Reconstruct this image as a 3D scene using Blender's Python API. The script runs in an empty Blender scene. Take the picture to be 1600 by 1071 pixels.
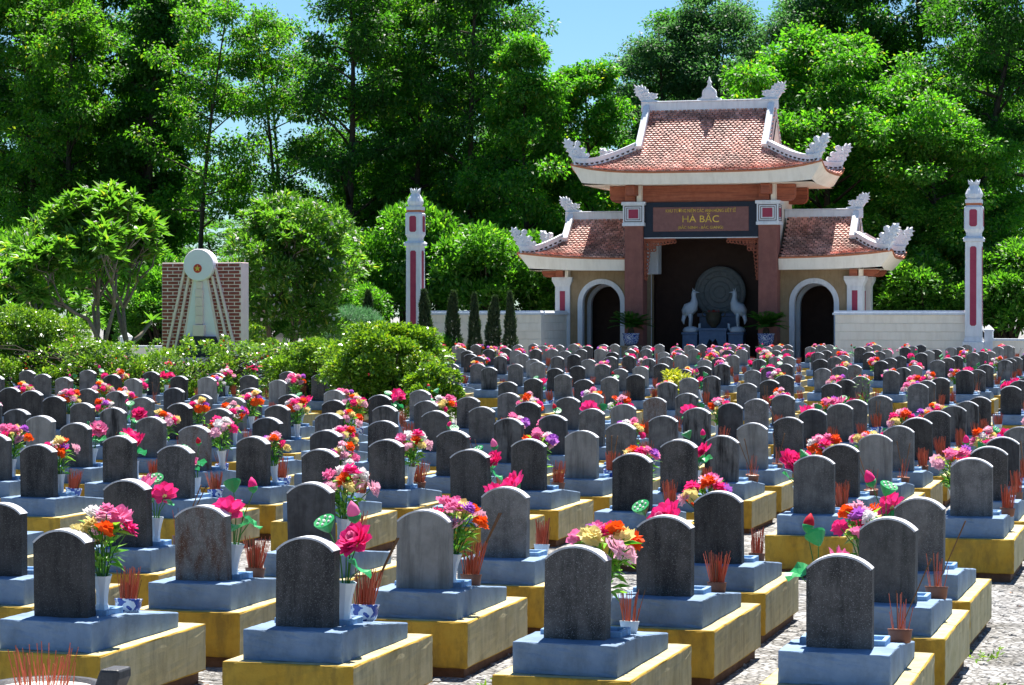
import bpy, bmesh, math, random
import numpy as np
from mathutils import Vector, Matrix

# ------------------------------------------------------------------ camera, sky, sun, exposure
scene = bpy.context.scene
COL = scene.collection
R = math.radians

YAW = R(16.17)
CAM_Z = 2.75
cam_data = bpy.data.cameras.new('camera')
cam_data.sensor_width = 36.0
cam_data.lens = 3800 / 1600 * 36.0
cam_data.clip_start = 0.1
cam_data.clip_end = 3000
cam = bpy.data.objects.new('camera', cam_data)
COL.objects.link(cam)
cam.location = (0, 0, CAM_Z)
cam.rotation_euler = (R(90 - 0.686), 0, YAW)
scene.camera = cam

SUN_EL, SUN_AZ = 66.0, -4.0            # azimuth from +Y (away from the camera), negative = to the left
world = bpy.data.worlds.new('World')
scene.world = world
world.use_nodes = True
wn = world.node_tree.nodes
wn.clear()
w_out = wn.new('ShaderNodeOutputWorld')
w_bg = wn.new('ShaderNodeBackground')
w_sky = wn.new('ShaderNodeTexSky')
w_sky.sky_type = 'NISHITA'
w_sky.sun_disc = False
w_sky.sun_elevation = R(SUN_EL)
w_sky.sun_rotation = R(SUN_AZ)
w_sky.altitude = 0
w_sky.air_density = 1.0
w_sky.dust_density = 0.15
w_sky.ozone_density = 3.0
w_bg.inputs['Strength'].default_value = 0.05
w_tint = wn.new('ShaderNodeMix')          # the deep cyan of this tropical noon sky
w_tint.data_type = 'RGBA'
w_tint.blend_type = 'MULTIPLY'
w_tint.inputs[0].default_value = 1.0
w_tint.inputs[7].default_value = (0.66, 0.90, 1.06, 1)
world.node_tree.links.new(w_sky.outputs[0], w_tint.inputs[6])
world.node_tree.links.new(w_tint.outputs[2], w_bg.inputs[0])
world.node_tree.links.new(w_bg.outputs[0], w_out.inputs[0])

sun_data = bpy.data.lights.new('sun', 'SUN')
sun_data.energy = 5.0
sun_data.angle = R(0.53)
sun_data.color = (1.0, 0.955, 0.88)
sun = bpy.data.objects.new('sun', sun_data)
COL.objects.link(sun)
_d = Vector((math.sin(R(SUN_AZ)) * math.cos(R(SUN_EL)), math.cos(R(SUN_AZ)) * math.cos(R(SUN_EL)), math.sin(R(SUN_EL))))
sun.rotation_euler = _d.to_track_quat('Z', 'Y').to_euler()
sun.location = (0, 60, 60)

scene.view_settings.view_transform = 'Standard'
scene.view_settings.look = 'None'
scene.view_settings.exposure = 1.4
scene.view_settings.gamma = 1.0
scene.render.engine = 'CYCLES'
scene.cycles.max_bounces = 6
scene.cycles.diffuse_bounces = 3
scene.cycles.glossy_bounces = 2
scene.cycles.transmission_bounces = 4
scene.cycles.transparent_max_bounces = 4
scene.cycles.caustics_reflective = False
scene.cycles.caustics_refractive = False


def ground_z(y):
    return 0.0047 * min(max(y - 45.0, 0.0), 58.0)


# ------------------------------------------------------------------ materials
MATS = {}


def new_mat(name):
    m = bpy.data.materials.new(name)
    m.use_nodes = True
    nt = m.node_tree
    nt.nodes.clear()
    return m, nt, nt.nodes, nt.links


def paint(name, c1, c2=None, scale=6.0, rough=0.8, bump=0.15, bscale=60.0, stain=None, stain_amt=0.5, stain_scale=(9, 9, 1.2),
          spec=0.3, fleck=None, fleck_scale=260.0, dark_foot=None, rand=0.0):
    """Weathered surface: two-tone mottling, streaky stains, flecks and fine relief."""
    if name in MATS:
        return MATS[name]
    m, nt, N, L = new_mat(name)
    out = N.new('ShaderNodeOutputMaterial')
    bs = N.new('ShaderNodeBsdfPrincipled')
    L.new(bs.outputs[0], out.inputs[0])
    bs.inputs['Roughness'].default_value = rough
    bs.inputs['Specular IOR Level'].default_value = spec
    tc = N.new('ShaderNodeTexCoord')
    oi = N.new('ShaderNodeObjectInfo')
    mul = N.new('ShaderNodeMath'); mul.operation = 'MULTIPLY'; mul.inputs[1].default_value = 37.0
    L.new(oi.outputs['Random'], mul.inputs[0])
    add = N.new('ShaderNodeVectorMath'); add.operation = 'ADD'
    L.new(tc.outputs['Object'], add.inputs[0])
    L.new(mul.outputs[0], add.inputs[1])
    no = N.new('ShaderNodeTexNoise')
    no.inputs['Scale'].default_value = scale
    no.inputs['Detail'].default_value = 6
    no.inputs['Roughness'].default_value = 0.65
    L.new(add.outputs[0], no.inputs['Vector'])
    rp = N.new('ShaderNodeValToRGB')
    rp.color_ramp.elements[0].position = 0.33
    rp.color_ramp.elements[1].position = 0.68
    rp.color_ramp.elements[0].color = (*c1, 1)
    rp.color_ramp.elements[1].color = (*(c2 or c1), 1)
    L.new(no.outputs['Fac'], rp.inputs[0])
    col = rp.outputs[0]
    if stain:
        mp = N.new('ShaderNodeMapping')
        mp.inputs['Scale'].default_value = stain_scale
        L.new(add.outputs[0], mp.inputs['Vector'])
        n2 = N.new('ShaderNodeTexNoise')
        n2.inputs['Scale'].default_value = 1.0
        n2.inputs['Detail'].default_value = 7
        n2.inputs['Roughness'].default_value = 0.7
        L.new(mp.outputs[0], n2.inputs['Vector'])
        r2 = N.new('ShaderNodeValToRGB')
        r2.color_ramp.elements[0].position = 0.46
        r2.color_ramp.elements[1].position = 0.64
        r2.color_ramp.elements[0].color = (0, 0, 0, 1)
        r2.color_ramp.elements[1].color = (stain_amt,) * 3 + (1,)
        L.new(n2.outputs['Fac'], r2.inputs[0])
        mx = N.new('ShaderNodeMix'); mx.data_type = 'RGBA'
        L.new(r2.outputs[0], mx.inputs[0])
        L.new(col, mx.inputs[6])
        mx.inputs[7].default_value = (*stain, 1)
        col = mx.outputs[2]
    if fleck:
        vo = N.new('ShaderNodeTexVoronoi')
        vo.inputs['Scale'].default_value = fleck_scale
        L.new(tc.outputs['Object'], vo.inputs['Vector'])
        sp = N.new('ShaderNodeSeparateColor')
        L.new(vo.outputs['Color'], sp.inputs[0])
        r3 = N.new('ShaderNodeValToRGB')
        r3.color_ramp.elements[0].position = 0.88
        r3.color_ramp.elements[1].position = 0.97
        r3.color_ramp.elements[0].color = (0, 0, 0, 1)
        r3.color_ramp.elements[1].color = (0.75,) * 3 + (1,)
        L.new(sp.outputs[0], r3.inputs[0])
        mx = N.new('ShaderNodeMix'); mx.data_type = 'RGBA'
        L.new(r3.outputs[0], mx.inputs[0])
        L.new(col, mx.inputs[6])
        mx.inputs[7].default_value = (*fleck, 1)
        col = mx.outputs[2]
    if rand:
        mr = N.new('ShaderNodeMapRange')
        mr.inputs[3].default_value = 1 - rand
        mr.inputs[4].default_value = 1 + rand
        L.new(oi.outputs['Random'], mr.inputs[0])
        hv = N.new('ShaderNodeHueSaturation')
        L.new(mr.outputs[0], hv.inputs['Value'])
        L.new(col, hv.inputs['Color'])
        col = hv.outputs[0]
    L.new(col, bs.inputs['Base Color'])
    if bump:
        n3 = N.new('ShaderNodeTexNoise')
        n3.inputs['Scale'].default_value = bscale
        n3.inputs['Detail'].default_value = 5
        L.new(add.outputs[0], n3.inputs['Vector'])
        bp = N.new('ShaderNodeBump')
        bp.inputs['Strength'].default_value = bump
        bp.inputs['Distance'].default_value = 0.01
        L.new(n3.outputs['Fac'], bp.inputs['Height'])
        L.new(bp.outputs[0], bs.inputs['Normal'])
    MATS[name] = m
    return m


def plain(name, c, rough=0.6, spec=0.3, metal=0.0, trans=0.0):
    """Evenly dyed small thing (petal, stick, glaze) with a slight mottling."""
    if name in MATS:
        return MATS[name]
    m, nt, N, L = new_mat(name)
    out = N.new('ShaderNodeOutputMaterial')
    bs = N.new('ShaderNodeBsdfPrincipled')
    bs.inputs['Roughness'].default_value = rough
    bs.inputs['Specular IOR Level'].default_value = spec
    bs.inputs['Metallic'].default_value = metal
    ge = N.new('ShaderNodeNewGeometry')
    mr = N.new('ShaderNodeMapRange')
    mr.inputs[3].default_value = 0.75
    mr.inputs[4].default_value = 1.2
    L.new(ge.outputs['Random Per Island'], mr.inputs[0])
    hv = N.new('ShaderNodeHueSaturation')
    hv.inputs['Color'].default_value = (*c, 1)
    L.new(mr.outputs[0], hv.inputs['Value'])
    L.new(hv.outputs[0], bs.inputs['Base Color'])
    if trans:
        tr = N.new('ShaderNodeBsdfTranslucent')
        L.new(hv.outputs[0], tr.inputs[0])
        mx = N.new('ShaderNodeMixShader')
        mx.inputs[0].default_value = trans
        L.new(bs.outputs[0], mx.inputs[1])
        L.new(tr.outputs[0], mx.inputs[2])
        L.new(mx.outputs[0], out.inputs[0])
    else:
        L.new(bs.outputs[0], out.inputs[0])
    MATS[name] = m
    return m


def leaf(name, c1, c2, tcol, trans=0.4, rough=0.42, spec=0.5, c3=None):
    if name in MATS:
        return MATS[name]
    m, nt, N, L = new_mat(name)
    out = N.new('ShaderNodeOutputMaterial')
    bs = N.new('ShaderNodeBsdfPrincipled')
    bs.inputs['Roughness'].default_value = rough
    bs.inputs['Specular IOR Level'].default_value = spec
    ge = N.new('ShaderNodeNewGeometry')
    rp = N.new('ShaderNodeValToRGB')
    e = rp.color_ramp.elements
    e[0].color = (*c1, 1); e[1].color = (*c2, 1)
    e[0].position = 0.0; e[1].position = 0.93
    if c3:
        k = rp.color_ramp.elements.new(1.0); k.color = (*c3, 1)
    L.new(ge.outputs['Random Per Island'], rp.inputs[0])
    L.new(rp.outputs[0], bs.inputs['Base Color'])
    tr = N.new('ShaderNodeBsdfTranslucent')
    mx2 = N.new('ShaderNodeMix'); mx2.data_type = 'RGBA'; mx2.blend_type = 'MULTIPLY'
    mx2.inputs[0].default_value = 1.0
    L.new(rp.outputs[0], mx2.inputs[6])
    mx2.inputs[7].default_value = (*tcol, 1)
    L.new(mx2.outputs[2], tr.inputs[0])
    mx = N.new('ShaderNodeMixShader')
    mx.inputs[0].default_value = trans
    L.new(bs.outputs[0], mx.inputs[1])
    L.new(tr.outputs[0], mx.inputs[2])
    L.new(mx.outputs[0], out.inputs[0])
    MATS[name] = m
    return m


def stone_ground():
    m, nt, N, L = new_mat('rough_stone_ground')
    out = N.new('ShaderNodeOutputMaterial')
    bs = N.new('ShaderNodeBsdfPrincipled')
    bs.inputs['Roughness'].default_value = 0.9
    bs.inputs['Specular IOR Level'].default_value = 0.15
    L.new(bs.outputs[0], out.inputs[0])
    tc = N.new('ShaderNodeTexCoord')
    nz = N.new('ShaderNodeTexNoise'); nz.inputs['Scale'].default_value = 3.0; nz.inputs['Detail'].default_value = 4
    L.new(tc.outputs['Object'], nz.inputs['Vector'])
    ad = N.new('ShaderNodeMix'); ad.data_type = 'RGBA'; ad.blend_type = 'LINEAR_LIGHT'; ad.inputs[0].default_value = 0.10
    L.new(tc.outputs['Object'], ad.inputs[6]); L.new(nz.outputs['Color'], ad.inputs[7])
    vo = N.new('ShaderNodeTexVoronoi'); vo.feature = 'DISTANCE_TO_EDGE'; vo.inputs['Scale'].default_value = 13.0
    L.new(ad.outputs[2], vo.inputs['Vector'])
    vc = N.new('ShaderNodeTexVoronoi'); vc.inputs['Scale'].default_value = 13.0
    L.new(ad.outputs[2], vc.inputs['Vector'])
    r1 = N.new('ShaderNodeValToRGB')
    r1.color_ramp.elements[0].position = 0.0; r1.color_ramp.elements[0].color = (0.22, 0.21, 0.20, 1)
    r1.color_ramp.elements[1].position = 0.12; r1.color_ramp.elements[1].color = (1, 1, 1, 1)
    L.new(vo.outputs['Distance'], r1.inputs[0])
    r2 = N.new('ShaderNodeValToRGB')
    r2.color_ramp.elements[0].color = (0.26, 0.255, 0.25, 1); r2.color_ramp.elements[1].color = (0.56, 0.55, 0.54, 1)
    sp = N.new('ShaderNodeSeparateColor'); L.new(vc.outputs['Color'], sp.inputs[0]); L.new(sp.outputs[0], r2.inputs[0])
    mm = N.new('ShaderNodeMix'); mm.data_type = 'RGBA'; mm.blend_type = 'MULTIPLY'; mm.inputs[0].default_value = 0.75
    L.new(r2.outputs[0], mm.inputs[6]); L.new(r1.outputs[0], mm.inputs[7])
    n2 = N.new('ShaderNodeTexNoise'); n2.inputs['Scale'].default_value = 1.3; n2.inputs['Detail'].default_value = 8
    n2.inputs['Roughness'].default_value = 0.7
    L.new(tc.outputs['Object'], n2.inputs['Vector'])
    r3 = N.new('ShaderNodeValToRGB')
    r3.color_ramp.elements[0].position = 0.38; r3.color_ramp.elements[0].color = (0.42, 0.40, 0.36, 1)
    r3.color_ramp.elements[1].position = 0.6; r3.color_ramp.elements[1].color = (1, 1, 1, 1)
    L.new(n2.outputs['Fac'], r3.inputs[0])
    m2 = N.new('ShaderNodeMix'); m2.data_type = 'RGBA'; m2.blend_type = 'MULTIPLY'; m2.inputs[0].default_value = 0.8
    L.new(mm.outputs[2], m2.inputs[6]); L.new(r3.outputs[0], m2.inputs[7])
    L.new(m2.outputs[2], bs.inputs['Base Color'])
    n4 = N.new('ShaderNodeTexNoise'); n4.inputs['Scale'].default_value = 45; n4.inputs['Detail'].default_value = 6
    L.new(tc.outputs['Object'], n4.inputs['Vector'])
    sm = N.new('ShaderNodeMath'); sm.operation = 'MINIMUM'; sm.inputs[1].default_value = 0.2
    L.new(vo.outputs['Distance'], sm.inputs[0])
    sa = N.new('ShaderNodeMath'); sa.operation = 'MULTIPLY_ADD'; sa.inputs[1].default_value = 0.12
    L.new(n4.outputs['Fac'], sa.inputs[0]); L.new(sm.outputs[0], sa.inputs[2])
    bp = N.new('ShaderNodeBump'); bp.inputs['Strength'].default_value = 1.0; bp.inputs['Distance'].default_value = 0.12
    L.new(sa.outputs[0], bp.inputs['Height'])
    L.new(bp.outputs[0], bs.inputs['Normal'])
    return m


def porcelain():
    m, nt, N, L = new_mat('blue_white_porcelain')
    out = N.new('ShaderNodeOutputMaterial')
    bs = N.new('ShaderNodeBsdfPrincipled')
    bs.inputs['Roughness'].default_value = 0.2
    L.new(bs.outputs[0], out.inputs[0])
    tc = N.new('ShaderNodeTexCoord')
    wv = N.new('ShaderNodeTexNoise'); wv.inputs['Scale'].default_value = 28; wv.inputs['Detail'].default_value = 1
    L.new(tc.outputs['Object'], wv.inputs['Vector'])
    rp = N.new('ShaderNodeValToRGB'); rp.color_ramp.interpolation = 'CONSTANT'
    rp.color_ramp.elements[0].color = (0.03, 0.07, 0.30, 1)
    rp.color_ramp.elements[1].position = 0.53; rp.color_ramp.elements[1].color = (0.62, 0.66, 0.72, 1)
    L.new(wv.outputs['Fac'], rp.inputs[0])
    L.new(rp.outputs[0], bs.inputs['Base Color'])
    return m


M_STONE = [
    paint('dark_grit_stone', (0.040, 0.037, 0.036), (0.105, 0.097, 0.092), 4.5, 0.75, 0.6, 120, (0.016, 0.016, 0.017), 0.85, (8, 8, 1.1), fleck=(0.22, 0.215, 0.215), rand=0.38),
    paint('grey_grit_stone', (0.085, 0.081, 0.079), (0.19, 0.182, 0.175), 6, 0.8, 0.5, 110, (0.05, 0.05, 0.05), 0.7, fleck=(0.26, 0.26, 0.26), rand=0.35),
    paint('pale_cement_stone', (0.19, 0.185, 0.175), (0.29, 0.28, 0.265), 5, 0.85, 0.35, 70, (0.10, 0.095, 0.09), 0.7, (11, 11, 0.9), rand=0.12),
    paint('rust_stained_stone', (0.13, 0.125, 0.12), (0.21, 0.20, 0.195), 9, 0.8, 0.5, 110, (0.10, 0.045, 0.025), 0.95, (8, 8, 2.5), fleck=(0.42, 0.40, 0.38), rand=0.1),
    paint('black_streaked_stone', (0.18, 0.175, 0.17), (0.09, 0.088, 0.088), 7, 0.85, 0.5, 80, (0.018, 0.017, 0.018), 0.98, (9, 9, 1.3), rand=0.15),
    paint('black_polished_stone', (0.03, 0.03, 0.034), (0.075, 0.075, 0.08), 8, 0.5, 0.3, 110, (0.012, 0.012, 0.014), 0.8, rand=0.2),
]
M_TOPS = paint('painted_sunlit_edge', (0.50, 0.51, 0.55), (0.66, 0.67, 0.71), 12, 0.85, 0.4, 90, (0.20, 0.20, 0.21), 0.6, (9, 9, 9))  # sunlight on the headstone tops, painted in as a near-white colour
M_PLINTH = paint('pale_blue_render', (0.145, 0.225, 0.35), (0.215, 0.30, 0.425), 4, 0.85, 0.3, 90, (0.085, 0.115, 0.14), 0.45, (4, 4, 2.5), rand=0.08)
M_TRAY = paint('blue_tray_paint', (0.20, 0.36, 0.58), (0.27, 0.44, 0.66), 9, 0.7, 0.2, 80, (0.08, 0.10, 0.14), 0.5)
M_BASE_LIT = paint('yellow_wash_lit', (0.44, 0.37, 0.19), (0.55, 0.48, 0.29), 4, 0.9, 0.35, 60, (0.15, 0.13, 0.08), 0.42, (9, 9, 2), rand=0.12)  # lit copy of the yellow wash: brightness of sides and tops painted in
M_BASE = paint('yellow_wash', (0.42, 0.245, 0.026), (0.50, 0.33, 0.05), 3.5, 0.9, 0.35, 60, (0.12, 0.085, 0.03), 0.5, (8, 8, 3), rand=0.10)  # deeper copy for front and back faces, their shaded tone painted in
M_FOOT = paint('brown_footing', (0.10, 0.05, 0.03), (0.16, 0.09, 0.06), 8, 0.9, 0.5, 40)
M_SAND = paint('pale_ash_sand', (0.55, 0.53, 0.50), (0.68, 0.66, 0.62), 30, 0.95, 0.4, 150)
M_WHITE = paint('white_wash', (0.68, 0.71, 0.77), (0.76, 0.79, 0.83), 3, 0.85, 0.2, 40, (0.42, 0.44, 0.47), 0.30, (6, 6, 1.0))
M_CREAM = paint('cream_wash', (0.87, 0.79, 0.67), (0.91, 0.84, 0.73), 1.2, 0.85, 0.2, 40, (0.52, 0.44, 0.34), 0.22, (4, 4, 0.6))
M_PINKISH = paint('pink_white_plaster', (0.62, 0.54, 0.53), (0.70, 0.62, 0.60), 2, 0.85, 0.2, 40, (0.4, 0.33, 0.3), 0.3)
M_MAROON = paint('maroon_panel', (0.30, 0.035, 0.075), (0.37, 0.05, 0.095), 3, 0.6, 0.1, 40)
M_PILLAR = paint('red_brown_render', (0.22, 0.085, 0.07), (0.28, 0.115, 0.09), 3, 0.75, 0.25, 60, (0.17, 0.07, 0.055), 0.4, (4, 4, 0.8))
M_WOOD = paint('red_wood_grain', (0.31, 0.085, 0.045), (0.39, 0.125, 0.068), 4, 0.65, 0.25, 50, (0.16, 0.045, 0.03), 0.8, (0.5, 3, 12))
M_NAVY = paint('dark_blue_stone', (0.007, 0.012, 0.026), (0.012, 0.02, 0.04), 4, 0.45, 0.1, 40)
M_MARBLE = paint('brown_marble', (0.18, 0.075, 0.068), (0.23, 0.10, 0.09), 6, 0.35, 0.05, 40)
M_GOLD = plain('gold_letters', (0.72, 0.48, 0.07), 0.45, 0.4)
M_TAN = paint('tan_plaster', (0.30, 0.215, 0.125), (0.37, 0.275, 0.17), 2, 0.85, 0.3, 60, (0.2, 0.14, 0.08), 0.4)
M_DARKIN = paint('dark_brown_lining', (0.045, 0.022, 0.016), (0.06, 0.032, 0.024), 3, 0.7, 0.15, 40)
M_TILEEDGE = paint('orange_tile_edge', (0.46, 0.15, 0.07), (0.55, 0.20, 0.10), 6, 0.75, 0.2, 40)
M_BLUESTONE = paint('blue_grey_altar_stone', (0.10, 0.15, 0.25), (0.15, 0.21, 0.32), 5, 0.6, 0.15, 60)
M_STATUE = paint('pale_statue_stone', (0.50, 0.55, 0.62), (0.60, 0.65, 0.70), 6, 0.7, 0.2, 60)
M_DISC = paint('grey_carved_disc', (0.12, 0.135, 0.14), (0.18, 0.19, 0.19), 8, 0.7, 0.5, 30)
M_BRONZE = paint('dark_bronze', (0.05, 0.045, 0.03), (0.08, 0.07, 0.05), 6, 0.45, 0.2, 40)
M_BRICK = paint('maroon_brick', (0.25, 0.05, 0.045), (0.33, 0.085, 0.075), 6, 0.8, 0.3, 60, rand=0.18)
M_MORTAR = paint('pinkish_mortar', (0.80, 0.58, 0.58), (0.86, 0.66, 0.65), 4, 0.85, 0.25, 60)
M_BLUEWHITE = paint('pale_blue_wash', (0.80, 0.72, 0.82), (0.85, 0.78, 0.87), 3, 0.8, 0.1, 40)
M_RED = plain('lacquer_red', (0.55, 0.05, 0.03), 0.5)
M_BARK = paint('dark_bark', (0.035, 0.027, 0.02), (0.075, 0.058, 0.043), 6, 0.95, 0.8, 12, (0.02, 0.02, 0.015), 0.5, (6, 6, 0.8))
M_BARKP = paint('grey_bark', (0.14, 0.115, 0.09), (0.22, 0.185, 0.15), 8, 0.95, 0.6, 20)
M_PORC = porcelain()
M_CLAY = paint('brown_clay', (0.17, 0.065, 0.04), (0.23, 0.10, 0.06), 10, 0.6, 0.2, 60)
M_CUP = plain('white_cup', (0.62, 0.64, 0.66), 0.35, 0.5)
M_VASE = plain('white_vase', (0.66, 0.69, 0.74), 0.3, 0.5)
M_STICK = plain('red_incense', (0.52, 0.12, 0.06), 0.7)
M_STICKB = plain('brown_incense', (0.16, 0.075, 0.03), 0.8)
M_STEM = plain('green_stem', (0.05, 0.17, 0.03), 0.5)
M_BLEAF = leaf('bouquet_leaf', (0.06, 0.26, 0.02), (0.26, 0.50, 0.06), (1.3, 1.4, 0.7), 0.35, 0.4)
M_POD = plain('green_pod', (0.03, 0.34, 0.10), 0.4, 0.4, 0, 0.25)
PETALS = {
    'orange': plain('orange_petal', (0.80, 0.10, 0.01), 0.7, 0.2, 0, 0.3),
    'yellow': plain('pale_yellow_petal', (0.80, 0.66, 0.26), 0.7, 0.2, 0, 0.3),
    'white': plain('white_petal', (0.80, 0.77, 0.77), 0.7, 0.2, 0, 0.3),
    'pink': plain('pink_petal', (0.84, 0.22, 0.44), 0.7, 0.2, 0, 0.3),
    'hot': plain('hot_pink_petal', (0.86, 0.04, 0.25), 0.7, 0.2, 0, 0.3),
    'purple': plain('purple_petal', (0.46, 0.13, 0.58), 0.7, 0.2, 0, 0.3),
    'pale': plain('pale_pink_petal', (0.82, 0.46, 0.58), 0.7, 0.2, 0, 0.3),
    'red': plain('crimson_petal', (0.55, 0.015, 0.04), 0.7, 0.2, 0, 0.3),
}
M_TILE = paint('clay_roof_tile', (0.56, 0.23, 0.17), (0.78, 0.48, 0.41), 1.1, 0.65, 0.2, 60, (0.12, 0.085, 0.075), 0.7, (0.8, 0.8, 0.8), spec=0.5)
# per-tile variation on top of the weather pattern
_nt = M_TILE.node_tree
_bs = [n for n in _nt.nodes if n.type == 'BSDF_PRINCIPLED'][0]
_src = _bs.inputs['Base Color'].links[0].from_socket
_ge = _nt.nodes.new('ShaderNodeNewGeometry'); _mr = _nt.nodes.new('ShaderNodeMapRange')
_mr.inputs[3].default_value = 0.6; _mr.inputs[4].default_value = 1.35
_hv = _nt.nodes.new('ShaderNodeHueSaturation')
_nt.links.new(_ge.outputs['Random Per Island'], _mr.inputs[0]); _nt.links.new(_mr.outputs[0], _hv.inputs['Value'])
_nt.links.new(_src, _hv.inputs['Color']); _nt.links.new(_hv.outputs[0], _bs.inputs['Base Color'])

LEAF_DARK = leaf('dark_forest_leaf', (0.018, 0.068, 0.014), (0.062, 0.17, 0.028), (1.9, 2.3, 0.6), 0.52, 0.5, 0.35)
LEAF_MID = leaf('mid_forest_leaf', (0.028, 0.095, 0.015), (0.10, 0.245, 0.034), (2.0, 2.3, 0.5), 0.55, 0.5, 0.35, (0.22, 0.20, 0.03))
LEAF_BRIGHT = leaf('bright_forest_leaf', (0.032, 0.125, 0.018), (0.115, 0.29, 0.036), (1.7, 2.1, 0.5), 0.55, 0.48, 0.35, (0.30, 0.28, 0.04))
LEAF_PALE = leaf('blue_green_forest_leaf', (0.035, 0.105, 0.045), (0.08, 0.18, 0.075), (1.7, 2.0, 0.9), 0.52, 0.5, 0.35)
LEAF_MANGO = leaf('glossy_bush_leaf', (0.034, 0.12, 0.018), (0.115, 0.28, 0.036), (1.7, 2.0, 0.5), 0.5, 0.45, 0.5, (0.26, 0.36, 0.07))
LEAF_HEDGE = leaf('hedge_leaf', (0.06, 0.16, 0.018), (0.20, 0.36, 0.04), (1.5, 1.5, 0.5), 0.38, 0.3, 0.6, (0.30, 0.36, 0.07))
LEAF_SHRUB = leaf('shrub_leaf', (0.06, 0.17, 0.015), (0.22, 0.40, 0.035), (1.5, 1.4, 0.4), 0.38, 0.3, 0.6, (0.36, 0.38, 0.06))
LEAF_PLUM = leaf('frangipani_leaf', (0.05, 0.15, 0.025), (0.14, 0.29, 0.05), (1.6, 1.8, 0.5), 0.46, 0.42, 0.4, (0.34, 0.36, 0.06))
LEAF_CYP = leaf('cypress_needle', (0.025, 0.05, 0.02), (0.06, 0.10, 0.04), (1.3, 1.5, 0.8), 0.25, 0.6)
LEAF_FEATHER = leaf('feathery_leaf', (0.05, 0.15, 0.07), (0.11, 0.24, 0.12), (1.3, 1.5, 1.0), 0.4, 0.6)
LEAF_YELLOW = leaf('yellow_croton_leaf', (0.22, 0.32, 0.03), (0.5, 0.48, 0.05), (1.3, 1.3, 0.5), 0.4, 0.35)
M_GROUND = stone_ground()
M_TURF = paint('garden_turf', (0.05, 0.11, 0.02), (0.11, 0.20, 0.04), 2.5, 0.95, 0.8, 30)


# ------------------------------------------------------------------ helpers
def link(o, parent=None):
    COL.objects.link(o)
    if parent is not None:
        o.parent = parent
    return o


def tag(o, label=None, cat=None, group=None, kind=None):
    if label: o['label'] = label
    if cat: o['category'] = cat
    if group: o['group'] = group
    if kind: o['kind'] = kind
    return o


def thing(name, label, cat, loc=(0, 0, 0), rz=0.0, group=None):
    o = bpy.data.objects.new(name, None)
    o.empty_display_size = 0.2
    link(o)
    o.location = loc
    o.rotation_euler = (0, 0, rz)
    return tag(o, label, cat, group)


def put(name, mesh, parent=None, loc=(0, 0, 0), rot=(0, 0, 0), scale=None, kind=None):
    o = bpy.data.objects.new(name, mesh)
    link(o, parent)
    o.location = loc
    o.rotation_euler = rot
    if scale is not None:
        o.scale = scale if hasattr(scale, '__len__') else (scale,) * 3
    if kind: o['kind'] = kind
    return o


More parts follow.
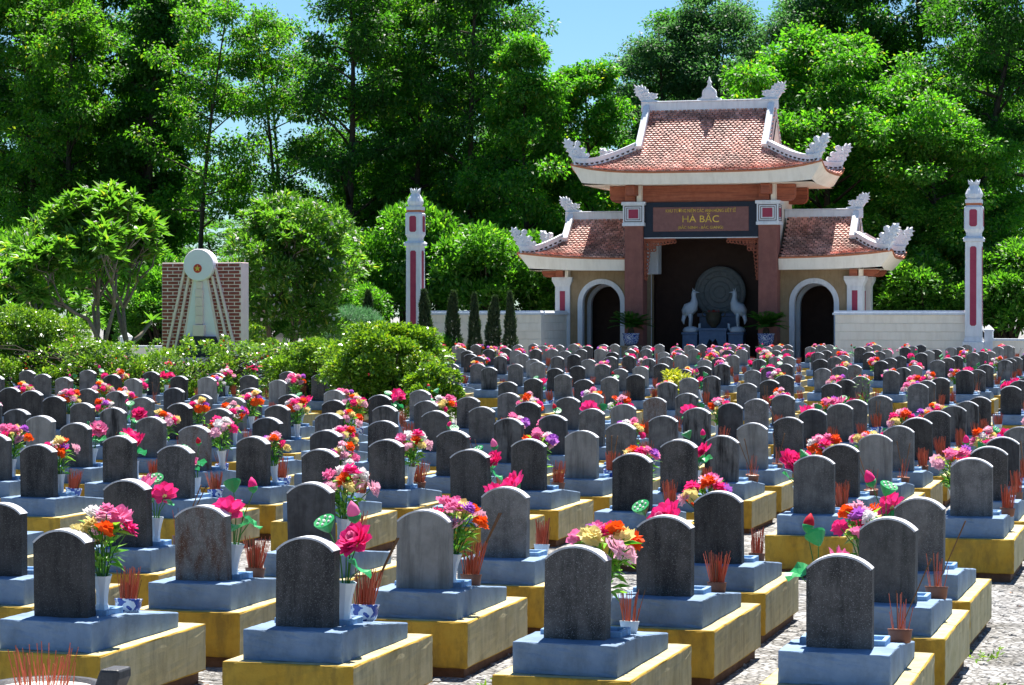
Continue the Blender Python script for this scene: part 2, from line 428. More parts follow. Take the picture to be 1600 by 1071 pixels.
class MB:
    """Collects faces; mesh() makes one mesh datablock."""

    def __init__(self):
        self.v, self.f, self.m = [], [], []
        self.plain_trim = False      # leave faces of material 1 unbevelled

    def face(self, pts, m=0):
        n = len(self.v)
        self.v += [tuple(p) for p in pts]
        self.f.append(tuple(range(n, n + len(pts))))
        self.m.append(m)

    def add(self, verts, faces, m=0):
        n = len(self.v)
        self.v += [tuple(p) for p in verts]
        for f in faces:
            self.f.append(tuple(i + n for i in f))
            self.m.append(m)

    def box(self, x0, x1, y0, y1, z0, z1, m=0, inset=0.0):
        i = inset
        v = [(x0, y0, z0), (x1, y0, z0), (x1, y1, z0), (x0, y1, z0), (x0 + i, y0 + i, z1), (x1 - i, y0 + i, z1), (x1 - i, y1 - i, z1), (x0 + i, y1 - i, z1)]
        self.add(v, [(3, 2, 1, 0), (4, 5, 6, 7), (0, 1, 5, 4), (1, 2, 6, 5), (2, 3, 7, 6), (3, 0, 4, 7)], m)

    def prism(self, poly, y0, y1, m=0):
        """poly in (x, z), anticlockwise seen from -y; extruded from y0 to y1."""
        n = len(poly)
        v = [(x, y0, z) for x, z in poly] + [(x, y1, z) for x, z in poly]
        self.add(v, [tuple(range(n)), tuple(range(2 * n - 1, n - 1, -1))] + [(i, i + n, (i + 1) % n + n, (i + 1) % n) for i in range(n)], m)

    def tube(self, pts, rad, n=6, m=0, cap=True):
        pts = [Vector(p) for p in pts]
        rings = []
        t = (pts[1] - pts[0]).normalized()
        a = t.orthogonal().normalized()
        for i, p in enumerate(pts):
            if i == 0: t = pts[1] - pts[0]
            elif i == len(pts) - 1: t = pts[-1] - pts[-2]
            else: t = pts[i + 1] - pts[i - 1]
            t.normalize()
            a = (a - t * a.dot(t))
            a = a.normalized() if a.length > 1e-6 else t.orthogonal().normalized()
            b = t.cross(a)
            r = rad[i] if hasattr(rad, '__len__') else rad
            rings.append([p + (a * math.cos(k * 2 * math.pi / n) + b * math.sin(k * 2 * math.pi / n)) * r for k in range(n)])
        v = [q for r_ in rings for q in r_]
        f = []
        for i in range(len(rings) - 1):
            for k in range(n):
                f.append((i * n + k, i * n + (k + 1) % n, (i + 1) * n + (k + 1) % n, (i + 1) * n + k))
        if cap:
            f.append(tuple(range(n - 1, -1, -1)))
            f.append(tuple((len(rings) - 1) * n + k for k in range(n)))
        self.add(v, f, m)

    def lathe(self, prof, n=16, m=0, c=(0, 0, 0), cap=True):
        v = []
        for r, z in prof:
            for k in range(n):
                a = 2 * math.pi * k / n
                v.append((c[0] + r * math.cos(a), c[1] + r * math.sin(a), c[2] + z))
        f = []
        for i in range(len(prof) - 1):
            for k in range(n):
                f.append((i * n + k, i * n + (k + 1) % n, (i + 1) * n + (k + 1) % n, (i + 1) * n + k))
        if cap:
            f.append(tuple(range(n - 1, -1, -1)))
            f.append(tuple((len(prof) - 1) * n + k for k in range(n)))
        self.add(v, f, m)

    def bar(self, pts, w, h, m=0, up=Vector((0, 0, 1))):
        """Rectangular section swept along pts (pts = centre of the underside)."""
        pts = [Vector(p) for p in pts]
        v, f = [], []
        for i, p in enumerate(pts):
            t = (pts[min(i + 1, len(pts) - 1)] - pts[max(i - 1, 0)]).normalized()
            s = t.cross(up).normalized()
            u = s.cross(t).normalized()
            v += [p - s * w / 2, p + s * w / 2, p + s * w / 2 + u * h, p - s * w / 2 + u * h]
        for i in range(len(pts) - 1):
            for k in range(4):
                f.append((i * 4 + k, i * 4 + (k + 1) % 4, i * 4 + 4 + (k + 1) % 4, i * 4 + 4 + k))
        f.append((3, 2, 1, 0))
        e = (len(pts) - 1) * 4
        f.append((e, e + 1, e + 2, e + 3))
        self.add(v, f, m)

    def torus(self, c, r, t, axis='y', n=12, k=5, m=0, a0=0.0, a1=2 * math.pi):
        pts = []
        closed = abs(a1 - a0 - 2 * math.pi) < 1e-6
        for i in range(n + 1):
            a = a0 + (a1 - a0) * i / n
            x, z = r * math.cos(a), r * math.sin(a)
            pts.append(Vector(c) + (Vector((x, 0, z)) if axis == 'y' else Vector((0, x, z))))
        self.tube(pts, t, k, m, cap=not closed)

    def mesh(self, name, mats, bevel=0.0, smooth=False, seg=1, recalc=True, rough=0.0):
        me = bpy.data.meshes.new(name)
        me.from_pydata(self.v, [], self.f)
        for mm in (mats if isinstance(mats, (list, tuple)) else [mats]):
            me.materials.append(mm)
        me.polygons.foreach_set('material_index', self.m)
        if bevel or recalc or rough:
            bm = bmesh.new()
            bm.from_mesh(me)
            if bevel:
                bmesh.ops.remove_doubles(bm, verts=bm.verts, dist=1e-5)
                ed = [e for e in bm.edges if len(e.link_faces) == 2 and e.calc_face_angle(0) > R(28) and not (self.plain_trim and any(f.material_index == 1 for f in e.link_faces))]
                bmesh.ops.bevel(bm, geom=ed, offset=bevel, segments=seg, affect='EDGES', profile=0.5, clamp_overlap=True)
            if rough:
                bmesh.ops.remove_doubles(bm, verts=bm.verts, dist=1e-5)
                long = [e for e in bm.edges if e.calc_length() > 0.15]
                bmesh.ops.subdivide_edges(bm, edges=long, cuts=9, use_grid_fill=True)
                rq = random.Random(len(bm.verts))
                for v in bm.verts:
                    k = rough * (2.2 if rq.random() < 0.12 else 1.0)
                    v.co += Vector((rq.uniform(-k, k), rq.uniform(-k, k), rq.uniform(-k, k)))
            bmesh.ops.recalc_face_normals(bm, faces=bm.faces)
            bm.to_mesh(me)
            bm.free()
        if smooth:
            me.polygons.foreach_set('use_smooth', [True] * len(me.polygons))
        me.update()
        return me


def leaf_mesh(name, P, D, Nn, Ls, Ws, mats, midx=None, fold=0.18, droop=0.12):
    """Many folded rhombic leaves in one mesh, made from arrays."""
    n = len(P)
    D = D / np.maximum(np.linalg.norm(D, axis=1, keepdims=True), 1e-6)
    S = np.cross(D, Nn)
    S /= np.maximum(np.linalg.norm(S, axis=1, keepdims=True), 1e-6)
    U = np.cross(S, D)
    Ls = Ls[:, None]; Ws = Ws[:, None]
    V = np.empty((n, 4, 3), np.float32)
    V[:, 0] = P
    V[:, 1] = P + D * Ls * 0.48 + S * Ws * 0.5 + U * Ws * fold
    V[:, 2] = P + D * Ls - U * Ls * droop
    V[:, 3] = P + D * Ls * 0.48 - S * Ws * 0.5 + U * Ws * fold
    me = bpy.data.meshes.new(name)
    me.vertices.add(n * 4)
    me.vertices.foreach_set('co', V.ravel())
    me.loops.add(n * 4)
    me.loops.foreach_set('vertex_index', np.arange(n * 4, dtype=np.int32))
    me.polygons.add(n)
    me.polygons.foreach_set('loop_start', np.arange(0, n * 4, 4, dtype=np.int32))
    me.polygons.foreach_set('loop_total', np.full(n, 4, np.int32))
    for mm in (mats if isinstance(mats, (list, tuple)) else [mats]):
        me.materials.append(mm)
    if midx is not None:
        me.polygons.foreach_set('material_index', np.asarray(midx, np.int32))
    me.update(calc_edges=True)
    me.validate()
    return me


def unit(rng, n):
    v = rng.normal(size=(n, 3))
    return v / np.linalg.norm(v, axis=1, keepdims=True)


ONES = ['', 'first', 'second', 'third', 'fourth', 'fifth', 'sixth', 'seventh', 'eighth', 'ninth', 'tenth', 'eleventh', 'twelfth', 'thirteenth',
        'fourteenth', 'fifteenth', 'sixteenth', 'seventeenth', 'eighteenth', 'nineteenth', 'twentieth']


def ordinal(n):
    if n <= 20: return ONES[n]
    t = {2: ('twenty', 'twentieth'), 3: ('thirty', 'thirtieth'), 4: ('forty', 'fortieth')}[n // 10]
    return t[1] if n % 10 == 0 else t[0] + '-' + ONES[n % 10]


def project(x, y, z):
    d = -x * math.sin(YAW) + y * math.cos(YAW)
    return 800 + 3800 * (x * math.cos(YAW) + y * math.sin(YAW)) / d, 490 + 3800 * (CAM_Z - z) / d, d


# ------------------------------------------------------------------ ground
def build_ground():
    ys = [-300, -20, 5, 20, 35, 45, 50, 60, 70, 80, 90, 103, 108, 160, 300, 1500]
    xs = [-1200, -200, -80, -40, -20, 0, 20, 80, 200, 1200]
    v = [(x, y, ground_z(y)) for y in ys for x in xs]
    nx = len(xs)
    f = [(j * nx + i, j * nx + i + 1, (j + 1) * nx + i + 1, (j + 1) * nx + i) for j in range(len(ys) - 1) for i in range(nx - 1)]
    b = MB(); b.add(v, f)
    tag(put('ground', b.mesh('ground', M_GROUND, recalc=False)), kind='structure')
    b = MB()
    for x0, x1, y0, y1 in ((-90, -32, 69, 108), (-90, 40, 110, 200)):
        b.face([(x0, y0, ground_z(y0) + 0.012), (x1, y0, ground_z(y0) + 0.012), (x1, y1, ground_z(y1) + 0.012), (x0, y1, ground_z(y1) + 0.012)])
    tag(put('lawn', b.mesh('lawn', M_TURF, recalc=False)), kind='structure')


build_ground()


# ------------------------------------------------------------------ the shrine gate
SX, SY = -21.63, 104.0


class Roof:
    """Hip-and-gable roof surface: height as one function of (x, y)."""

    def __init__(s, We, De, Wr, Db, zr, ze, up, p=1.334, cy=0.0):
        s.We, s.De, s.Wr, s.Db, s.zr, s.ze, s.up, s.p, s.cy = We, De, Wr, Db, zr, ze, up, p, cy

    def w(s, y):
        y = abs(y)
        return s.Wr if y <= s.Db else s.Wr + (s.We - s.Wr) * (y - s.Db) / (s.De - s.Db)

    def h(s, x):
        return s.Db + (s.De - s.Db) * (abs(x) - s.Wr) / (s.We - s.Wr)

    def z(s, x, y):
        x, y = abs(x), abs(y)
        t = y / s.De
        if x > s.Wr + 1e-6:
            t = max(t, s.Db / s.De + (x - s.Wr) / (s.We - s.Wr) * (1 - s.Db / s.De))
        t = min(t, 1.0)
        m = min(x / s.We, y / s.De)
        return s.ze + (s.zr - s.ze) * (1 - t) ** s.p + s.up * max(m, 0) ** 4 * t ** 3

    def pt(s, x, y, dz=0.0):
        return Vector((x, s.cy + y, s.z(x, y) + dz))


def one_tile(b, P, U, N, Lat, w, l):
    """Flat clay tile with a rounded, raised lower end; P = tip, U = up the slope."""
    out = [(-0.5, 0.45), (-0.42, 0.2), (-0.22, 0.04), (0, 0), (0.22, 0.04), (0.42, 0.2), (0.5, 0.45), (0.5, 1.35), (-0.5, 1.35)]
    top, low = [], []
    for a, c in out:
        lift = 0.075 * (1 - c / 1.35)
        q = P + Lat * (a * w * 0.90) + U * (c * l) + N * (0.02 + lift)
        top.append(q)
        low.append(q - N * 0.055)
    b.add(top + low, [(8, 7, 6, 5, 4, 3, 2, 1, 0)] + [(i, i + 1, i + 10, i + 9) for i in range(6)])


def tile_slope(b, rf, rng, front, xlo, xhi, w=0.2, step=0.135):
    """Courses on the front (front=-1) or back (+1) slope between xlo(y) and xhi(y)."""
    y, k = rf.De, 0
    while y > 0.12:
        z0, z1 = rf.z(0, y), rf.z(0, max(y - 0.1, 0))
        sl = math.hypot(0.1, z1 - z0) / 0.1
        a, c = xlo(y), xhi(y)
        n0 = math.ceil((a + 0.03) / w - 0.5 * (k % 2))
        x = (n0 + 0.5 * (k % 2)) * w
        while x < c - 0.03:
            P = rf.pt(x, front * y)
            Q = rf.pt(x, front * (y - 0.1))
            U = (Q - P).normalized()
            E = rf.pt(x + 0.05, front * y)
            La = (E - P).normalized()
            Nn = La.cross(U)
            if Nn.z < 0: Nn = -Nn
            one_tile(b, P + La * rng.uniform(-0.01, 0.01) + U * rng.uniform(-0.012, 0.012), U, (Nn + La * rng.uniform(-0.05, 0.05)).normalized(), La, w, step)
            x += w
        y -= step / sl
        k += 1


def tile_side(b, rf, rng, sg, w=0.2, step=0.135):
    x, k = rf.We, 0
    while x > rf.Wr + 0.06:
        z0, z1 = rf.z(x, 0), rf.z(max(x - 0.1, rf.Wr + 0.001), 0)
        sl = math.hypot(0.1, z1 - z0) / 0.1
        hh = rf.h(x)
        y = -hh + (0.5 * (k % 2)) * w + 0.05
        while y < hh - 0.03:
            P = rf.pt(sg * x, y)
            Q = rf.pt(sg * (x - 0.06), y)
            U = (Q - P).normalized()
            La = (rf.pt(sg * x, y + 0.04) - P).normalized()
            Nn = La.cross(U)
            if Nn.z < 0: Nn = -Nn
            one_tile(b, P, U, Nn, La, w, step)
            y += w
        x -= step / sl
        k += 1


DRAGON_RIDGE = [(0, -0.05), (0.78, -0.05), (0.66, 0.09), (0.46, 0.14), (0.40, 0.19), (0.52, 0.2), (0.59, 0.26), (0.53, 0.32), (0.60, 0.40), (0.47, 0.41), (0.34, 0.45),
                (0.24, 0.42), (0.17, 0.50), (0.18, 0.6), (0.08, 0.60), (0.05, 0.72), (-0.05, 0.68), (-0.09, 0.80), (-0.17, 0.71), (-0.25, 0.78), (-0.29, 0.69), (-0.43, 0.80),
                (-0.36, 0.64), (-0.46, 0.6), (-0.35, 0.54), (-0.44, 0.46), (-0.32, 0.43), (-0.37, 0.33), (-0.26, 0.30), (-0.16, 0.14)]
DRAGON_HIP = [(-0.28, -0.02), (-0.33, 0.12), (-0.45, 0.2), (-0.42, 0.32), (-0.56, 0.38), (-0.50, 0.50), (-0.66, 0.56), (-0.60, 0.68), (-0.74, 0.75), (-0.62, 0.78), (-0.64, 0.92),
              (-0.52, 0.84), (-0.44, 0.92), (-0.38, 0.80), (-0.28, 0.78), (-0.26, 0.66), (-0.33, 0.60), (-0.24, 0.55), (-0.19, 0.64), (-0.19, 0.76), (-0.10, 0.83), (0.02, 0.78),
              (0.03, 0.66), (-0.06, 0.58), (0.04, 0.50), (0.14, 0.56), (0.25, 0.50), (0.25, 0.40), (0.17, 0.34), (0.28, 0.30), (0.38, 0.33), (0.44, 0.22), (0.36, 0.13), (0.46, 0.05), (0.46, -0.05)]


def dragon_mesh(name, poly, curls, th=0.17):
    b = MB()
    b.prism(poly[::-1], -th / 2, th / 2)
    for cx, cz, r in curls:
        for s in (-1, 1):
            b.torus((cx, s * th / 2, cz), r, r * 0.33, 'y', 10, 5)
    return b.mesh(name, M_WHITE, recalc=True)


MESH_DR = dragon_mesh('ridge_dragon', DRAGON_RIDGE, [(0.42, 0.3, 0.08), (0.12, 0.38, 0.09), (-0.08, 0.5, 0.1), (-0.2, 0.62, 0.06), (-0.1, 0.25, 0.09), (0.2, 0.15, 0.08)])
MESH_DH = dragon_mesh('hip_dragon', DRAGON_HIP, [(-0.5, 0.72, 0.07), (-0.42, 0.5, 0.08), (-0.08, 0.72, 0.06), (-0.2, 0.35, 0.09), (0.12, 0.43, 0.07), (0.3, 0.2, 0.07), (0.05, 0.2, 0.08), (-0.18, 0.1, 0.06)])


def put_dragon(mesh, parent, base, direction, scale=1.0):
    """direction = outward horizontal; silhouettes are drawn with outward = -u."""
    u = -Vector((direction[0], direction[1], 0)).normalized()
    n = Vector((0, 0, 1)).cross(u)
    M = Matrix((u, n, Vector((0, 0, 1)))).transposed()
    return put('dragon_ornament', mesh, parent, base, M.to_euler(), scale)


def build_roof(root, rf, sides, xmin, seed, fin=False):
    """One hip-and-gable roof, whole (sides=(-1, 1)) or one wing (sides=(s,), from |x| = xmin outward)."""
    rng = random.Random(seed)
    whole = len(sides) == 2
    deck = MB()
    def xr(y):
        if whole: return -rf.w(y), rf.w(y)
        return (xmin, rf.w(y)) if sides[0] > 0 else (-rf.w(y), -xmin)
    ny, nx = 16, 24
    for fr in (-1, 1):
        grid = []
        for j in range(ny + 1):
            y = rf.De * j / ny
            a, c = xr(y)
            grid.append([rf.pt(a + (c - a) * i / nx, fr * y) for i in range(nx + 1)])
        for j in range(ny):
            for i in range(nx):
                deck.face([grid[j][i], grid[j][i + 1], grid[j + 1][i + 1], grid[j + 1][i]])
    for sg in sides:
        grid = []
        for j in range(9):
            x = rf.Wr + 0.002 + (rf.We - rf.Wr - 0.002) * j / 8
            hh = rf.h(x)
            grid.append([rf.pt(sg * x, -hh + 2 * hh * i / 16) for i in range(17)])
        for j in range(8):
            for i in range(16):
                deck.face([grid[j][i], grid[j][i + 1], grid[j + 1][i + 1], grid[j + 1][i]])
    part = put('upper_roof' if whole else 'wing_roof', deck.mesh('roof_deck', M_DARKIN, recalc=False), root)
    # clay tiles, too small to pick apart one by one
    tb = MB()
    for fr in (-1, 1):
        tile_slope(tb, rf, rng, fr, lambda y: xr(y)[0], lambda y: xr(y)[1])
    for sg in sides:
        tile_side(tb, rf, rng, sg)
    put('roof_tiles', tb.mesh('roof_tiles', M_TILE, recalc=False), part, kind='stuff')
    # fascia round the eave, orange drip edge, soffit
    edge = []
    n = 28
    if whole:
        edge += [(-rf.We + 2 * rf.We * i / n, -rf.De) for i in range(n)]
        edge += [(rf.We, -rf.De + 2 * rf.De * i / n) for i in range(n)]
        edge += [(rf.We - 2 * rf.We * i / n, rf.De) for i in range(n)]
        edge += [(-rf.We, rf.De - 2 * rf.De * i / n) for i in range(n + 1)]
    else:
        s = sides[0]
        edge += [(s * (xmin + (rf.We - xmin) * i / n), -rf.De) for i in range(n)]
        edge += [(s * rf.We, -rf.De + 2 * rf.De * i / n) for i in range(n)]
        edge += [(s * (rf.We - (rf.We - xmin) * i / n), rf.De) for i in range(n + 1)]
    fb, db = MB(), MB()
    def low(x, y):
        cx = min(1.0, (rf.We - 0.45) / abs(x)) if abs(x) > rf.We - 0.45 else 1.0
        k = max(0.0, (min(abs(x) / rf.We, abs(y) / rf.De))) ** 4
        return Vector((x * cx, rf.cy + y * (1 - 0.10 * 1.0 / rf.De), rf.ze - 0.53 + 0.16 * k))
    ins = []
    for i in range(len(edge) - 1):
        (x0, y0), (x1, y1) = edge[i], edge[i + 1]
        t0, t1 = rf.pt(x0, y0, -0.05), rf.pt(x1, y1, -0.05)
        fb.face([low(x0, y0), low(x1, y1), t1, t0])
        o0, o1 = Vector((x0 * 1.006, rf.cy + y0 * 1.012, t0.z)), Vector((x1 * 1.006, rf.cy + y1 * 1.012, t1.z))
        up = Vector((0, 0, 0.075))
        db.face([o0, o1, o1 + up, o0 + up]); db.face([t0, t1, o1, o0]); db.face([o0 + up, o1 + up, t1 + up, t0 + up])
        ins.append(low(x0, y0))
    ins.append(low(*edge[-1]))
    fb.face([(p.x, p.y, rf.ze - 0.50) for p in ins])
    put('fascia', fb.mesh('fascia', M_CREAM, recalc=True), part)
    put('drip_edge', db.mesh('drip_edge', M_TILEEDGE, recalc=False), part)
    # ridge
    rb = MB()
    if whole:
        rb.box(-rf.Wr - 0.12, rf.Wr + 0.12, rf.cy - 0.15, rf.cy + 0.15, rf.zr - 0.12, rf.zr + 0.28)
        rb.box(-rf.Wr - 0.12, rf.Wr + 0.12, rf.cy - 0.19, rf.cy + 0.19, rf.zr + 0.281, rf.zr + 0.34)
    else:
        s = sides[0]
        a, c = sorted((s * (xmin - 0.1), s * (rf.Wr + 0.12)))
        rb.box(a, c, rf.cy - 0.14, rf.cy + 0.14, rf.zr - 0.12, rf.zr + 0.24)
        rb.box(a, c, rf.cy - 0.18, rf.cy + 0.18, rf.zr + 0.241, rf.zr + 0.30)
    put('ridge', rb.mesh('ridge', M_WHITE, 0.02), part)
    for sg in sides:
        for fr in (-1, 1):
            hb = MB()
            verge = [rf.pt(sg * rf.Wr, fr * rf.Db * i / 6, -0.05) - Vector((sg * 0.15, 0, 0)) for i in range(7)]
            hb.bar(verge, 0.28, 0.30)
            hb.bar([p + Vector((0, 0, 0.29)) + (p - verge[0]) * 0 for p in verge], 0.20, 0.09)
            hip = [rf.pt(sg * (rf.Wr + (rf.We - rf.Wr) * q), fr * (rf.Db + (rf.De - rf.Db) * q)) for q in [i / 10 * 0.97 for i in range(11)]]
            hb.bar(hip, 0.24, 0.27)
            hb.bar([p + Vector((0, 0, 0.268)) for p in hip], 0.31, 0.07)
            put('hip_ridge', hb.mesh('hip_ridge', M_WHITE, recalc=True), part)
            sb = MB()
            L = sum((hip[i + 1] - hip[i]).length for i in range(10))
            m = int(L / 0.24)
            for i in range(m):
                q = (i + 0.5) / m * 9.99
                k = int(q); P = hip[k].lerp(hip[k + 1], q - k)
                t = (hip[k + 1] - hip[k]).normalized()
                sd = t.cross(Vector((0, 0, 1))).normalized()
                u = sd.cross(t).normalized()
                for e in (-1, 1):
                    c = P + sd * e * 0.123 + u * 0.12
                    poly = [c + t * math.cos(a) * 0.075 + u * math.sin(a) * 0.075 for a in [math.pi + math.pi * j / 5 for j in range(6)]]
                    off = sd * e * 0.02
                    sb.add(poly + [p + off for p in poly], [tuple(range(6)), tuple(range(11, 5, -1))] + [(j, j + 6, (j + 1) % 6 + 6, (j + 1) % 6) for j in range(6)])
            put('tile_ends', sb.mesh('tile_ends', M_DARKIN, recalc=True), part, kind='stuff')
            c = rf.pt(sg * (rf.We - 0.32), fr * (rf.De - 0.19), 0.24)
            put_dragon(MESH_DH, part, c, (sg, fr * 0.55), 1.05)
        put_dragon(MESH_DR, part, (sg * (rf.Wr + 0.02), rf.cy, rf.zr + 0.27), (sg, 0), 1.05 if whole else 0.92)
        # gable
        gb = MB()
        zb = rf.z(0, rf.Db)
        x0 = sg * (rf.Wr + 0.03)
        tri = [(rf.cy - rf.Db, zb - 0.25), (rf.cy + rf.Db, zb - 0.25), (rf.cy, rf.zr - 0.05)]
        for xx, sc, mi in ((x0, 1.0, 0), (x0 + sg * 0.02, 0.62, 1), (x0 + sg * 0.03, 0.5, 2)):
            cz = zb + (rf.zr - zb) * 0.30
            pts = [(rf.cy + (a - rf.cy) * sc, cz + (z - cz) * sc) for a, z in tri]
            v = [(xx, a, z) for a, z in pts] + [(xx - sg * (0.1 if mi == 0 else 0.025), a, z) for a, z in pts]
            gb.add(v, [(0, 1, 2), (5, 4, 3), (0, 3, 4, 1), (1, 4, 5, 2), (2, 5, 3, 0)], mi)
        put('gable', gb.mesh('gable', [M_PINKISH, M_DARKIN, M_CREAM]), part)
    if fin:
        prof = [(0.56, -0.02), (0.52, 0.10), (0.36, 0.13), (0.31, 0.2), (0.31, 0.36), (0.27, 0.47), (0.13, 0.58), (0.07, 0.68), (0.05, 0.76), (0.09, 0.82), (0.04, 0.9), (0.0, 1.06)]
        poly = [(-x, z) for x, z in prof] + [(x, z) for x, z in reversed(prof[:-1])]
        b = MB(); b.prism(poly[::-1], -0.12, 0.12)
        b.prism([(-0.22, 0.1), (0.22, 0.1), (0.22, 0.36), (0.1, 0.5), (-0.1, 0.5), (-0.22, 0.36)], -0.16, 0.16)
        put('finial', b.mesh('finial', M_WHITE, recalc=True), part, (0, rf.cy, rf.zr + 0.32))
    return part


def arch_wall(b, cx, half, spring, x0, x1, z0, z1, y0, y1, m=0):
    poly = [(x0, z0), (cx - half, z0), (cx - half, spring)]
    poly += [(cx - half * math.cos(math.pi * i / 16), spring + half * math.sin(math.pi * i / 16)) for i in range(1, 16)]
    poly += [(cx + half, spring), (cx + half, z0), (x1, z0), (x1, z1), (x0, z1)]
    b.prism(poly, y0, y1, m)


def arch_trim(b, cx, r0, r1, spring, z0, y0, y1, m=0):
    outer = [(cx - r1, z0), (cx - r1, spring)] + [(cx - r1 * math.cos(math.pi * i / 18), spring + r1 * math.sin(math.pi * i / 18)) for i in range(1, 18)] + [(cx + r1, spring), (cx + r1, z0)]
    inner = [(cx - r0, z0), (cx - r0, spring)] + [(cx - r0 * math.cos(math.pi * i / 18), spring + r0 * math.sin(math.pi * i / 18)) for i in range(1, 18)] + [(cx + r0, spring), (cx + r0, z0)]
    n = len(outer)
    v = [(x, y0, z) for x, z in outer] + [(x, y0, z) for x, z in inner] + [(x, y1, z) for x, z in outer] + [(x, y1, z) for x, z in inner]
    f = []
    for i in range(n - 1):
        f += [(i, i + 1, n + i + 1, n + i), (2 * n + i, 3 * n + i, 3 * n + i + 1, 2 * n + i + 1), (i, 2 * n + i, 2 * n + i + 1, i + 1), (n + i, n + i + 1, 3 * n + i + 1, 3 * n + i)]
    b.add(v, f, m)


def text_mesh(body, size, mat, depth=0.02, width=None):
    cu = bpy.data.curves.new('lettering', 'FONT')
    cu.body = body
    cu.size = size
    cu.align_x = 'CENTER'
    cu.align_y = 'CENTER'
    cu.extrude = depth
    o = bpy.data.objects.new('tmp', cu)
    COL.objects.link(o)
    dg = bpy.context.evaluated_depsgraph_get()
    me = bpy.data.meshes.new_from_object(o.evaluated_get(dg))
    bpy.data.objects.remove(o)
    if width:
        xs = [v.co.x for v in me.vertices]
        k = width / (max(xs) - min(xs))
        for v in me.vertices: v.co.x *= k
    me.materials.clear()
    me.materials.append(mat)
    return me


